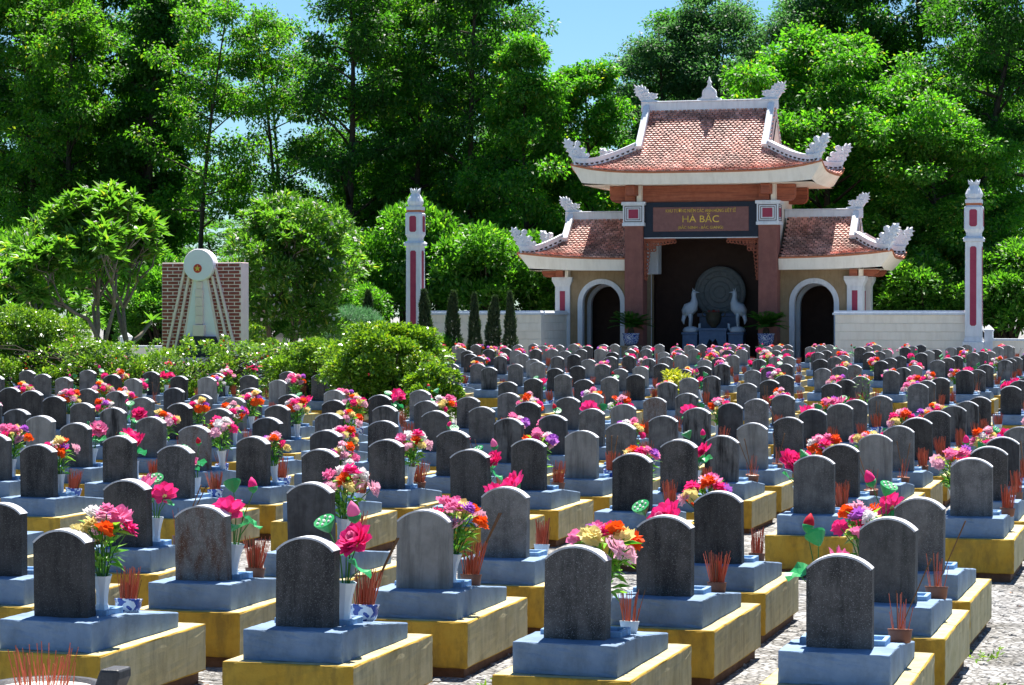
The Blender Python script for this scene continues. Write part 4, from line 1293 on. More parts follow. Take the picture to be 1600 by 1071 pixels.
# ---- flowers
def carnation_mesh(col, seed):
    rr = random.Random(seed)
    b = MB()
    for r, zc, zr, n in ((0.062, 0.0, 0.010, 18), (0.052, 0.012, 0.028, 16), (0.040, 0.026, 0.046, 14), (0.024, 0.040, 0.058, 10)):
        v = [(0, 0, zc)]
        for k in range(n):
            a = 2 * math.pi * k / n + rr.uniform(-0.1, 0.1)
            q = r * (1.08 if k % 2 else 0.86) * rr.uniform(0.92, 1.08)
            v.append((q * math.cos(a), q * math.sin(a), zr + rr.uniform(-0.012, 0.012)))
        b.add(v, [(0, 1 + k, 1 + (k + 1) % n) for k in range(n)])
    return b.mesh('blossom', PETALS[col], recalc=False)


CARN = {c: [carnation_mesh(c, 11 + i) for i in range(2)] for c in ('orange', 'yellow', 'white', 'pink', 'purple', 'pale', 'hot')}


def lotus_mesh(c1, c2, seed):
    rr = random.Random(seed)
    b = MB()
    for ring, (n, el, ln, wd, m) in enumerate(((8, 0.1, 0.12, 0.085, 0), (8, 0.55, 0.115, 0.085, 0), (7, 0.95, 0.10, 0.07, 0), (6, 1.3, 0.08, 0.055, 1))):
        for k in range(n):
            a = 2 * math.pi * (k + 0.5 * ring) / n + rr.uniform(-0.12, 0.12)
            e = el + rr.uniform(-0.12, 0.15)
            def P(t, s, lift):
                r = 0.012 + ln * t * math.cos(e)
                z = ln * t * math.sin(e) + lift
                return (r * math.cos(a) - s * math.sin(a), r * math.sin(a) + s * math.cos(a), z)
            v = [P(0, 0, 0), P(0.45, wd / 2, 0.018), P(0.8, wd * 0.36, 0.02), P(1.0, 0, 0.012), P(0.8, -wd * 0.36, 0.02), P(0.45, -wd / 2, 0.018), P(0.55, 0, -0.004)]
            b.add(v, [(0, 1, 6), (1, 2, 6), (2, 3, 6), (3, 4, 6), (4, 5, 6), (5, 0, 6)], m)
    b.lathe([(0.02, 0.0), (0.03, 0.03), (0.0, 0.04)], 8, 2)
    return b.mesh('lotus_blossom', [PETALS[c1], PETALS[c2], PETALS['yellow']], recalc=False)


LOTUS = [lotus_mesh('hot', 'pink', 1), lotus_mesh('pink', 'pale', 2), lotus_mesh('hot', 'hot', 3)]


def bud_mesh(c):
    b = MB()
    b.lathe([(0.012, 0), (0.034, 0.03), (0.040, 0.06), (0.030, 0.095), (0.004, 0.13)], 8, 0)
    b.lathe([(0.008, -0.01), (0.036, 0.015), (0.043, 0.045), (0.041, 0.046), (0.0, 0.01)], 8, 1)
    return b.mesh('lotus_bud', [PETALS[c], M_POD], smooth=True)


BUD = [bud_mesh('red'), bud_mesh('hot'), bud_mesh('pink')]


def pod_mesh(kind):
    b = MB()
    if kind == 0:      # cup-shaped seed pod
        b.lathe([(0.008, -0.02), (0.035, 0.01), (0.065, 0.055), (0.068, 0.07), (0.0, 0.062)], 12)
        for k in range(7):
            a = k * 2 * math.pi / 6
            r = 0 if k == 6 else 0.042
            b.lathe([(0.010, 0.064), (0.008, 0.076), (0, 0.078)], 6, 1, (r * math.cos(a), r * math.sin(a), 0))
    else:              # round ruffled leaf
        v = [(0, 0, 0)]
        for ring, r in ((0, 0.05), (1, 0.095)):
            for k in range(14):
                a = 2 * math.pi * k / 14
                v.append((r * math.cos(a), r * math.sin(a), 0.012 * ring + 0.016 * math.sin(a * 4) * (ring + 0.3) + 0.01))
        f = [(0, 1 + k, 1 + (k + 1) % 14) for k in range(14)] + [(1 + k, 15 + k, 15 + (k + 1) % 14, 1 + (k + 1) % 14) for k in range(14)]
        b.add(v, f)
    return b.mesh('lotus_leaf', [M_POD, PETALS['white']], recalc=kind == 0)


POD = [pod_mesh(0), pod_mesh(1)]


def vase_mesh():
    b = MB()
    n = 16
    prof = [(0.055, 0), (0.058, 0.015), (0.045, 0.05), (0.046, 0.10), (0.056, 0.17), (0.072, 0.235), (0.078, 0.25), (0.068, 0.25), (0.05, 0.2), (0.0, 0.19)]
    v = []
    for i, (r, z) in enumerate(prof):
        for k in range(n):
            a = 2 * math.pi * k / n
            q = r * (1 + (0.06 if k % 2 else -0.03) * (1 if i < 7 else 0))
            v.append((q * math.cos(a), q * math.sin(a), z))
    b.add(v, [(i * n + k, i * n + (k + 1) % n, (i + 1) * n + (k + 1) % n, (i + 1) * n + k) for i in range(len(prof) - 1) for k in range(n)])
    return b.mesh('vase', M_VASE, recalc=True)


VASE = vase_mesh()


def mixed_variant(seed):
    """Stem-and-leaf mesh plus blossom spots (position, tilt, colour) for a mixed carnation bunch."""
    rr = random.Random(seed)
    rng = np.random.default_rng(seed)
    spots = []
    cols = ['orange', 'yellow', 'white', 'pink', 'purple', 'pale', 'hot', 'pink', 'pale', 'white', 'hot', 'pink', 'yellow', 'orange', 'pale']
    rr.shuffle(cols)
    if 'orange' not in cols[:8]: cols[2] = 'orange'
    n = rr.randint(10, 14)
    b = MB()
    for k in range(n):
        a = k * 2.4 + rr.uniform(-0.4, 0.4)
        q = math.sqrt((k + 0.5) / n)
        r = 0.21 * q * rr.uniform(0.85, 1.15)
        z = 0.66 - 0.17 * q * q + rr.uniform(-0.05, 0.05)
        p = Vector((r * math.cos(a), r * math.sin(a), z))
        spots.append((p, (rr.uniform(-0.3, 0.3) - 1.0 * q * math.sin(a), rr.uniform(-0.3, 0.3) + 1.0 * q * math.cos(a), rr.uniform(0, 6)), cols[k % len(cols)], rr.uniform(1.05, 1.45)))
        b.tube([(0.02 * math.cos(a), 0.02 * math.sin(a), 0.2), (r * 0.45 * math.cos(a), r * 0.45 * math.sin(a), 0.2 + (z - 0.2) * 0.6), p], [0.005, 0.0045, 0.004], 4)
    m = 80
    ang = rng.uniform(0, 2 * math.pi, m)
    zz = rng.uniform(0.24, 0.58, m)
    rad = 0.03 + 0.13 * rng.uniform(0, 1, m) * (zz - 0.15)
    P = np.stack([rad * np.cos(ang), rad * np.sin(ang), zz], 1)
    D = np.stack([np.cos(ang), np.sin(ang), rng.uniform(-0.2, 1.1, m)], 1)
    for i in range(m):
        d = D[i] / np.linalg.norm(D[i]); s = np.cross(d, [0, 0, 1.0]); s /= max(np.linalg.norm(s), 1e-6)
        L = rng.uniform(0.10, 0.19); w = rng.uniform(0.03, 0.055)
        p = P[i]
        b.add([p, p + d * L * 0.5 + s * w / 2 + [0, 0, 0.01], p + d * L - [0, 0, 0.03], p + d * L * 0.5 - s * w / 2 + [0, 0, 0.01]], [(0, 1, 2, 3)], 1)
    stems = b.mesh('stems', [M_STEM, M_BLEAF], recalc=False)
    j = MB()
    return stems, spots


def joined_blossoms(name, items):
    """items: (mesh, pos, rot, scale) -> one mesh with the right materials."""
    mats, v, f, mi = [], [], [], []
    from mathutils import Euler
    for me, p, r, s in items:
        M = Matrix.Translation(p) @ Euler(r).to_matrix().to_4x4() @ Matrix.Scale(s, 4)
        n = len(v)
        v += [tuple(M @ q.co) for q in me.vertices]
        for po in me.polygons:
            mt = me.materials[po.material_index]
            if mt not in mats: mats.append(mt)
            f.append([n + i for i in po.vertices]); mi.append(mats.index(mt))
    out = bpy.data.meshes.new(name)
    out.from_pydata(v, [], f)
    for mt in mats: out.materials.append(mt)
    out.polygons.foreach_set('material_index', mi)
    out.update()
    return out


def lotus_variant(seed):
    rr = random.Random(seed)
    b = MB()
    items = []
    n_f, n_b, n_p = rr.choice(((1, 1, 1), (1, 1, 2), (2, 1, 1), (2, 0, 1), (1, 1, 1)))
    a0 = rr.uniform(0, 6.28)
    k = 0
    for kind, cnt in (('flower', n_f), ('bud', n_b), ('pod', n_p), ('leaf', 2)):
        for i in range(cnt):
            a = a0 + k * 2.2 + rr.uniform(-0.3, 0.3)
            r = {'flower': 0.13, 'bud': 0.09, 'pod': 0.13, 'leaf': 0.10}[kind] * rr.uniform(0.7, 1.2)
            z = {'flower': 0.50, 'bud': 0.66, 'pod': 0.60, 'leaf': 0.38}[kind] + rr.uniform(-0.05, 0.06)
            p = Vector((r * math.cos(a), r * math.sin(a), z))
            tilt = {'flower': 0.9, 'bud': 0.3, 'pod': 0.6, 'leaf': 0.6}[kind]
            rot = (-tilt * math.sin(a), tilt * math.cos(a), rr.uniform(0, 6))
            me = {'flower': rr.choice(LOTUS), 'bud': rr.choice(BUD), 'pod': POD[0], 'leaf': POD[1]}[kind]
            items.append(({'flower': 'lotus_blossom', 'bud': 'lotus_bud', 'pod': 'seed_pod', 'leaf': 'lotus_leaf'}[kind], me, p, rot, rr.uniform(0.95, 1.3) if kind == 'flower' else rr.uniform(0.9, 1.15)))
            b.tube([(0.015 * math.cos(a), 0.015 * math.sin(a), 0.2), (r * 0.35 * math.cos(a), r * 0.35 * math.sin(a), 0.2 + (z - 0.2) * 0.55), p], [0.006, 0.005, 0.004], 4)
            k += 1
    return b.mesh('stems', [M_STEM], recalc=False), items


MIXED = []
for i in range(8):
    st, sp = mixed_variant(100 + i)
    rr = random.Random(i)
    items = [('blossom', rr.choice(CARN[c]), p, r, s) for p, r, c, s in sp]
    MIXED.append((st, items, joined_blossoms('blossoms', [q[1:] for q in items])))
LOT = []
for i in range(7):
    st, items = lotus_variant(200 + i)
    LOT.append((st, items, joined_blossoms('blossoms', [q[1:] for q in items])))


# ---- incense
def pot_mesh(kind):
    b = MB()
    if kind == 0:
        b.lathe([(0.055, 0), (0.075, 0.015), (0.088, 0.05), (0.090, 0.085), (0.096, 0.095), (0.096, 0.105), (0.082, 0.105), (0.078, 0.09)], 18, 0)
        b.lathe([(0.079, 0.088), (0.0, 0.092)], 18, 1, cap=False)
        return b.mesh('bowl', [M_PORC, M_SAND], smooth=True)
    if kind == 1:
        b.lathe([(0.06, 0), (0.068, 0.01), (0.074, 0.07), (0.078, 0.085), (0.066, 0.085), (0.064, 0.07)], 16, 0)
        b.lathe([(0.065, 0.072), (0, 0.075)], 16, 1, cap=False)
        return b.mesh('bowl', [M_CLAY, M_SAND], smooth=True)
    b.lathe([(0.045, 0), (0.05, 0.01), (0.068, 0.09), (0.07, 0.10), (0.062, 0.10), (0.058, 0.085)], 14, 0)
    b.lathe([(0.059, 0.086), (0, 0.088)], 14, 1, cap=False)
    return b.mesh('bowl', [M_CUP, M_SAND], smooth=True)


POT = [pot_mesh(i) for i in range(3)]


def sticks_mesh(seed, n, spread, long=False):
    rr = random.Random(seed)
    b = MB()
    for k in range(n):
        a, r = rr.uniform(0, 6.28), 0.055 * math.sqrt(rr.uniform(0, 1))
        h = rr.uniform(0.10, 0.25)
        ln = 0.45 * spread * rr.uniform(0.2, 1.0)
        p = Vector((r * math.cos(a), r * math.sin(a), 0.08))
        q = p + Vector((math.cos(a) * ln * h * (0.3 + r * 12), math.sin(a) * ln * h * (0.3 + r * 12), h))
        b.tube([p, q], [0.0032, 0.0026], 3, 0 if rr.random() < 0.86 else 1)
    if long:
        for k in range(2):
            a = rr.uniform(-0.6, 0.9)
            b.tube([(0, 0, 0.08), (0.20 * math.cos(a), 0.2 * math.sin(a), 0.52)], [0.0035, 0.0055], 4, 1)
    return b.mesh('incense_sticks', [M_STICK, M_STICKB], recalc=False)


STICKS = [sticks_mesh(1, 80, 0.5), sticks_mesh(2, 100, 0.7), sticks_mesh(3, 70, 0.4), sticks_mesh(4, 90, 0.6, True), sticks_mesh(5, 14, 0.5, True), sticks_mesh(6, 36, 0.8)]

# ---- where the graves stand: row depth -> columns
ROWS = [15.30, 17.76, 20.23, 25.49, 27.94, 30.30, 32.75, 35.25, 37.72, 40.25, 42.78, 45.28, 51.3, 53.75, 56.2, 61.8, 64.3, 66.75,
        72.6, 75.1, 77.6, 83.0, 85.5, 88.0, 93.2, 95.7, 98.0]
EXACT = {0: [-7.71, -5.89, -4.02, -2.29], 1: [-9.48, -7.71, -5.87, -3.98, -2.31], 2: [-11.3, -9.52, -7.75, -5.94, -4.05, -2.37],
         3: [-13.15, -11.41, -9.65, -7.87, -6.05, -4.07, -2.44], 4: [-15.0, -13.24, -11.45, -9.68, -7.89, -6.08, -4.16, -2.48]}
COLS = [-13.22, -11.44, -9.65, -7.88, -6.06, -4.14, -2.46]
# what the photograph shows on the nearest graves: (row, column): (headstone, flowers, flower x, pot kind, sticks, turn)
NEAR = {
    (0, 0): (0, 'm0', 0.16, 0, 0, 0.0), (0, 1): (0, 'l0', 0.16, 0, 3, 0.0), (0, 2): (0, 'm1', 0.10, 2, 5, 0.0), (0, 3): (0, 'l3', -0.16, 1, 4, 0.0),
    (1, 0): (0, None, 0, None, 0, 0), (1, 1): (3, 'l1', 0.12, 1, 1, 0.0), (1, 2): (2, 'm2', 0.12, 1, 3, 0.0), (1, 3): (0, 'l4', -0.02, 1, 1, 0.0), (1, 4): (1, 'm3', -0.20, 1, 4, 0),
    (2, 1): (0, 'l2', 0.14, 1, 4, 0), (2, 2): (5, 'm4', 0.18, 2, 1, 0), (2, 3): (1, 'l5', 0.0, 2, 2, 0), (2, 4): (0, 'm5', -0.08, 1, 2, 0), (2, 5): (1, 'l6', -0.26, None, 0, 0),
    (3, 0): (0, 'm6', 0.14, 0, 0, 0), (3, 1): (0, 'l3', 0.16, 0, 1, 0), (3, 2): (0, 'm7', 0.10, 2, 0, 0), (3, 3): (0, 'l0', 0.12, 1, 2, 0), (3, 4): (0, 'm1', 0.06, 1, 0, 0), (3, 5): (1, 'l4', -0.22, 1, 1, 0), (3, 6): (1, 'm2', -0.2, 1, 2, 0),
    (4, 1): (0, 'l5', 0.10, 0, 1, 0), (4, 2): (0, 'm3', 0.2, 0, 2, 0), (4, 3): (0, 'm4', 0.2, 1, 1, 0), (4, 4): (0, 'm0', 0.0, 1, 0, 0), (4, 5): (0, 'l1', 0.12, 1, 2, 0), (4, 6): (0, 'm5', -0.2, 1, 4, 0), (4, 7): (0, 'l6', -0.2, 1, 2, 0),
}


def build_graves():
    rng = random.Random(77)
    cells = []
    for ri, Y in enumerate(ROWS):
        if ri in EXACT:
            xs = list(EXACT[ri])
        else:
            xs = list(COLS)
            x = COLS[0]
            while x > -52:
                x -= 1.785
                xs.append(x)
            xs = sorted(v + rng.uniform(-0.07, 0.07) - 0.012 * (ri - 5) * 0 for v in xs)
        ci = 0
        for c, X in enumerate(xs):
            y = Y + (rng.uniform(-0.08, 0.08) if ri > 2 else rng.uniform(-0.02, 0.02))
            px, py, d = project(X, y + 0.3, 1.0)
            if px < -110 or px > 1700: continue
            if 48 < Y < 57.5 and -19.9 < X < -15.1: continue         # the round shrub grows here
            if X < -31.5 and Y > 69: continue                        # garden with the monument
            if 50 < Y < 57 and abs(X + 16) < 0: continue
            lft, rgt = project(X - 0.21, y + 0.3, 1)[0], project(X + 0.21, y + 0.3, 1)[0]
            cells.append(dict(row=ri, col=c, X=X, Y=y, d=d, px=px, inside=rgt > 4 and lft < 1596))
    ins = sorted([c for c in cells if c['inside']], key=lambda c: c['d'])
    chosen = ins[:300]
    ids = {id(c) for c in chosen}
    rest = [c for c in cells if id(c) not in ids]
    # number them along each row, as seen
    by_row = {}
    for c in ins:
        by_row.setdefault(c['row'], []).append(c)
    for r, l in by_row.items():
        l.sort(key=lambda c: c['px'])
        for i, c in enumerate(l): c['ord'] = i + 1
    for c in cells:
        near = NEAR.get((c['row'], c['col']))
        if near:
            c['stone'], c['fl'], c['fx'], c['pot'], c['st'], _ = near
            c['var'] = 0
        else:
            c['stone'] = rng.choices(range(6), (32, 32, 9, 2, 17, 8) if c['Y'] < 70 else ((25, 24, 35, 2, 8, 6) if c['Y'] < 86 else (8, 14, 72, 1, 4, 1)))[0]
            q = rng.random() if c['row'] < 9 else max(0.0, rng.random() * 1.16 - 0.16)
            c['fl'] = None if q < 0.24 else ('m%d' % rng.randrange(8) if q < 0.70 else 'l%d' % rng.randrange(7))
            side = 0.17 if c['px'] < 700 else (-0.05 if c['px'] < 1100 else -0.2)
            c['fx'] = max(-0.28, min(0.28, side + rng.uniform(-0.14, 0.14)))
            c['pot'] = None if rng.random() < 0.14 else rng.choices((0, 1, 2), (35, 50, 15))[0]
            c['st'] = rng.randrange(6)
            c['var'] = rng.randrange(3)
    for c in chosen:
        rz = rng.uniform(-0.012, 0.012) * 1.5
        z = ground_z(c['Y']) + rng.uniform(-0.015, 0.015)
        where = '%s from the left in the %s row from the front' % (ordinal(c['ord']), ordinal(c['row'] + 1))
        g = thing('grave', '%s headstone grave, %s' % (TONE[c['stone']], where), 'grave', (c['X'], c['Y'] - 0.32, z), rz, 'graves in rows')
        g.rotation_euler = (rng.uniform(-0.006, 0.006), rng.uniform(-0.006, 0.006), rz)
        if c['d'] < 60:
            put('footing', GM['foot'], g)
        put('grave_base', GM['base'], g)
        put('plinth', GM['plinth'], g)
        put('headstone', HEADS[c['stone']][c['var']], g, (0, 0.32, SB), (rng.uniform(-0.02, 0.025), rng.uniform(-0.016, 0.016), rng.uniform(-0.035, 0.035)), (rng.uniform(0.97, 1.03), rng.uniform(0.92, 1.2), rng.uniform(0.97, 1.03)))
        if c['d'] < 75:
            put('offering_tray', GM['tray'], g)
        behind = 'behind the %s headstone from left, %s row from front' % (ordinal(c['ord']), ordinal(c['row'] + 1))
        if c['fl']:
            k = int(c['fl'][1:])
            mixed = c['fl'][0] == 'm'
            st, items, joined = (MIXED if mixed else LOT)[k]
            lab = ('white vase of mixed carnations ' if mixed else 'white vase of pink lotus flowers ') + behind
            zb = SB + z + 0.012
            f = thing('flower_vase', lab, 'flower vase', (c['X'] + c['fx'], c['Y'] - 0.32 + 0.66, zb), rng.uniform(-0.5, 0.5) if c['row'] < 3 else rng.uniform(0, 6.28), 'vases of flowers on the graves')
            sc = rng.uniform(0.94, 1.06) if c['row'] < 3 else rng.uniform(0.84, 1.02)
            f.scale = (sc,) * 3
            f.rotation_euler = (rng.uniform(-0.06, 0.06), (0.10 if c['fx'] > 0 else -0.10) + rng.uniform(-0.05, 0.05), f.rotation_euler[2])
            put('vase', VASE, f, scale=(0.86, 0.86, 1.0))
            put('stems', st, f)
            if c['d'] < 48:
                for nm, me, p, r, s in items:
                    put(nm, me, f, p, r, s)
            else:
                put('blossoms', joined, f, kind='stuff')
        if c['pot'] is not None:
            lab = 'incense pot with red sticks ' + behind
            pz = SB + z - 0.045
            p = thing('incense_pot', lab, 'incense pot', (c['X'] + (0.20 if c['px'] < 900 else 0.26) + rng.uniform(-0.05, 0.06), c['Y'] - 0.32 + 0.98 + rng.uniform(-0.06, 0.06), pz), rng.uniform(0, 6.28) if c['row'] > 2 else 0, 'incense pots on the graves')
            p.rotation_euler[0] = -0.106
            sc = rng.uniform(0.95, 1.15)
            p.scale = (sc,) * 3
            put('bowl', POT[c['pot']], p)
            put('incense_sticks', STICKS[c['st']], p)
    # the farthest rows, and those just past the frame, joined
    b = MB()
    extra = []
    for c in rest:
        X, Y = c['X'], c['Y'] - 0.32
        z = ground_z(c['Y'])
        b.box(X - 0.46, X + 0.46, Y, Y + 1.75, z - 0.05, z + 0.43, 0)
        b.box(X - 0.35, X + 0.35, Y + 0.10, Y + 1.5, z + 0.431, z + 0.63, 1)
        h = 0.60
        poly = [(X - 0.21, z + 0.63), (X + 0.21, z + 0.63), (X + 0.21, z + 1.13), (X + 0.11, z + 1.205), (X, z + 1.235), (X - 0.11, z + 1.205), (X - 0.21, z + 1.13)]
        b.prism(poly, Y + 0.32, Y + 0.44, 2 + c['stone'])
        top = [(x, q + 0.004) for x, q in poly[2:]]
        b.prism(top + [(X + (x - X) * 0.97, q - 0.015) for x, q in reversed(poly[2:])], Y + 0.315, Y + 0.445, 8)  # same painted sunlit rim on the far stones
        if c['fl'] and c['d'] < 130 and rng.random() < 0.5:
            k = int(c['fl'][1:])
            extra.append(((MIXED if c['fl'][0] == 'm' else LOT)[k][2], (X + c['fx'], Y + 0.62, z + 0.64), (0, 0, rng.uniform(0, 6)), 0.85))
            extra.append((VASE, (X + c['fx'], Y + 0.62, z + 0.64), (0, 0, 0), 0.85))
    me = b.mesh('far_graves', [M_BASE_LIT, M_PLINTH] + M_STONE + [M_TOPS], recalc=True)
    tag(put('far_graves', me), 'far rows of small headstones before the shrine wall', 'graves', None, 'stuff')
    me = joined_blossoms('far_flowers', extra)
    tag(put('far_flowers', me), 'specks of bright flowers among the far headstones', 'flowers', None, 'stuff')
    print('graves', len(cells), 'inside', len(ins), 'chosen', len(chosen), 'dmax', chosen[-1]['d'])


build_graves()


def build_front_urn():
    t = thing('incense_urn', 'black stone incense urn with curved handles at the lower left corner', 'urn', (-6.62, 12.95, -0.03))
    b = MB(); b.box(-0.32, 0.32, -0.32, 0.32, 0, 0.10); b.box(-0.26, 0.26, -0.26, 0.26, 0.101, 0.24, inset=0.04)
    put('pedestal', b.mesh('pedestal', M_STONE[5], 0.01), t)
    b = MB(); b.lathe([(0.12, 0.24), (0.20, 0.28), (0.30, 0.38), (0.33, 0.48), (0.31, 0.55), (0.34, 0.585), (0.34, 0.60), (0.29, 0.60), (0.28, 0.56)], 28)
    put('bowl', b.mesh('bowl', M_STONE[5], smooth=True), t)
    b = MB(); b.lathe([(0.285, 0.575), (0.2, 0.585), (0.0, 0.59)], 24, cap=False)
    put('ash', b.mesh('ash', M_SAND, smooth=True), t)
    for s in (-1, 1):
        b = MB()
        poly = [(0.30, 0.40), (0.40, 0.44), (0.47, 0.55), (0.52, 0.66), (0.52, 0.715), (0.40, 0.715), (0.375, 0.65), (0.345, 0.56), (0.30, 0.52)]
        b.prism([(s * x, z) for x, z in (poly if s > 0 else poly[::-1])], -0.09, 0.09)
        put('handle', b.mesh('handle', M_STONE[5], 0.015, seg=2), t)
    rr = random.Random(31)
    b = MB()
    for k in range(56):
        a, r = rr.uniform(0, 6.28), 0.17 * math.sqrt(rr.random())
        h = rr.uniform(0.12, 0.27)
        b.tube([(r * math.cos(a), r * math.sin(a), 0.575), (r * math.cos(a) * (1 + 1.4 * h) + rr.uniform(-0.03, 0.03), r * math.sin(a) * (1 + 1.2 * h), 0.58 + h)], [0.0035, 0.003], 3)
    put('incense_sticks', b.mesh('incense_sticks', M_STICK, recalc=False), t)


build_front_urn()


# ------------------------------------------------------------------ trees and shrubs
def tree_meshes(seed, H=21.0, low=0.28, rx=3.4, limbs=24, per=120, ll=0.30, lw=0.13, lean=0.0, leafmat=None, clump=0.85, r0=0.24, fork=False, bark=None):
    """Tapered trunk with limbs and twigs; leaves in clumps along the outer limbs."""
    rr = random.Random(seed)
    rng = np.random.default_rng(seed)
    b = MB()
    n = 9
    dx, dy = rr.uniform(-0.6, 0.6), rr.uniform(-0.5, 0.5)
    ph = rr.uniform(0, 6)
    def axis(t):
        return Vector((lean * t * H * 0.2 + dx * t + 0.35 * math.sin(ph + 4 * t), dy * t + 0.3 * math.sin(ph * 2 + 3.3 * t), t * H * 0.93))
    b.tube([axis(i / n) for i in range(n + 1)], [r0 * (1 - 0.88 * (i / n)) * (1.35 if i == 0 else 1) for i in range(n + 1)], 8)
    centres = []
    for k in range(limbs):
        t = low + (0.98 - low) * ((k + rr.random() * 0.8) / limbs)
        p0 = axis(t)
        a = k * 2.4 + rr.uniform(-0.6, 0.6)
        env = math.sin(math.pi * min(1, 0.18 + 0.82 * (t - low) / (1 - low)) ** 0.8) ** 0.6
        L = rx * max(0.3, env) * rr.uniform(0.65, 1.15)
        up = rr.uniform(0.25, 0.9)
        pts = [p0]
        for q in (0.35, 0.7, 1.0):
            pts.append(p0 + Vector((math.cos(a) * L * q, math.sin(a) * L * q, L * up * q - 0.25 * L * q * q)) + Vector((rr.uniform(-.2, .2), rr.uniform(-.2, .2), rr.uniform(-.2, .2))))
        rb = r0 * (1 - 0.85 * t) * 0.55
        b.tube(pts, [rb, rb * 0.7, rb * 0.45, rb * 0.2], 5)
        centres += [pts[2], pts[3], pts[1].lerp(pts[2], 0.5)]
        for j in range(3):
            s0 = pts[1].lerp(pts[3], rr.uniform(0.1, 0.85))
            a2 = a + rr.choice((-1, 1)) * rr.uniform(0.5, 1.3)
            l2 = L * rr.uniform(0.3, 0.55)
            e = s0 + Vector((math.cos(a2) * l2, math.sin(a2) * l2, l2 * rr.uniform(-0.1, 0.9)))
            b.tube([s0, s0.lerp(e, 0.5) + Vector((0, 0, 0.08)), e], [rb * 0.35, rb * 0.25, rb * 0.1], 4)
            centres += [e, s0.lerp(e, 0.6)]
    centres.append(axis(1.0))
    trunk = b.mesh('trunk', bark or M_BARK, smooth=True, recalc=False)
    C = np.array([tuple(c) for c in centres])
    m = len(C)
    cnt = rng.integers(int(per * 0.4), int(per * 1.4), m)
    idx = np.repeat(np.arange(m), cnt)
    N = len(idx)
    rad = clump * rng.uniform(0.6, 1.25, m)
    dirs = unit(rng, N)
    off = dirs * (rad[idx] * rng.uniform(0.15, 1.0, N) ** 0.6)[:, None] * np.array([1, 1, 0.62])
    P = C[idx] + off
    D = dirs * 0.8 + unit(rng, N) * 0.6 + np.array([0, 0, -0.25])
    Nn = unit(rng, N) * 0.75 + np.array([0, 0, 0.8])
    Ls = ll * rng.uniform(0.6, 1.3, N)
    crown = leaf_mesh('crown', P, D, Nn, Ls, Ls * (lw / ll) * rng.uniform(0.8, 1.2, N), leafmat)
    return trunk, crown


def bush_mesh(name, seed, lobes, n, ll, lw, mats, flower=0.0, fmesh=None, drop=0.1):
    """lobes: (x, y, z, rx, ry, rz); leaves cover each lobe, thickest on top."""
    rng = np.random.default_rng(seed)
    Lb = np.array(lobes, float)
    area = Lb[:, 3] * Lb[:, 5]
    cnt = np.maximum((n * area / area.sum()).astype(int), 8)
    idx = np.repeat(np.arange(len(Lb)), cnt)
    N = len(idx)
    d = unit(rng, N)
    d[:, 2] = np.where(d[:, 2] < -0.35, -d[:, 2], d[:, 2])
    rr_ = rng.uniform(0.35, 1.08, N) ** 0.45
    P = Lb[idx, :3] + d * Lb[idx, 3:] * rr_[:, None]
    keep = P[:, 2] > 0.02
    P, d = P[keep], d[keep]
    N = len(P)
    D = d * 0.9 + unit(rng, N) * 0.65 + np.array([0, 0, 0.15 - drop])
    Nn = d * 0.6 + unit(rng, N) * 0.5 + np.array([0, 0, 0.7])
    Ls = ll * rng.uniform(0.6, 1.3, N)
    mi = None
    if flower:
        mi = (rng.uniform(0, 1, N) < flower).astype(int) * rng.integers(1, len(mats), N)
        Ls = np.where(mi > 0, Ls * 0.7, Ls)
    W = Ls * (lw / ll) * rng.uniform(0.8, 1.2, N)
    if flower: W = np.where(mi > 0, Ls, W)
    return leaf_mesh(name, P, D, Nn, Ls, W, mats, mi)


def stems_mesh(seed, base, tips, r=0.05, mat=None, trunk_h=0.4):
    rr = random.Random(seed)
    b = MB()
    base = Vector(base)
    hub = base + Vector((0, 0, trunk_h))
    b.tube([base, hub], [r * 1.3, r], 7)
    for t in tips:
        t = Vector(t)
        mid = hub.lerp(t, 0.5) + Vector((rr.uniform(-.1, .1), rr.uniform(-.1, .1), (t - hub).length * 0.12))
        b.tube([hub, mid, t], [r * 0.8, r * 0.5, r * 0.15], 5)
    return b.mesh('branches', mat or M_BARK, recalc=False, smooth=True)


def lobe_cloud(rng, rx, ry, rz, zc, k, rs=(0.3, 0.5)):
    out = []
    for i in range(k):
        d = unit(rng, 1)[0]
        if d[2] < -0.5: d[2] *= -1
        q = rng.uniform(0.45, 0.95)
        s = rng.uniform(*rs)
        out.append((d[0] * rx * q, d[1] * ry * q, zc + d[2] * rz * q, rx * s, ry * s, rz * s * 0.85))
    return out


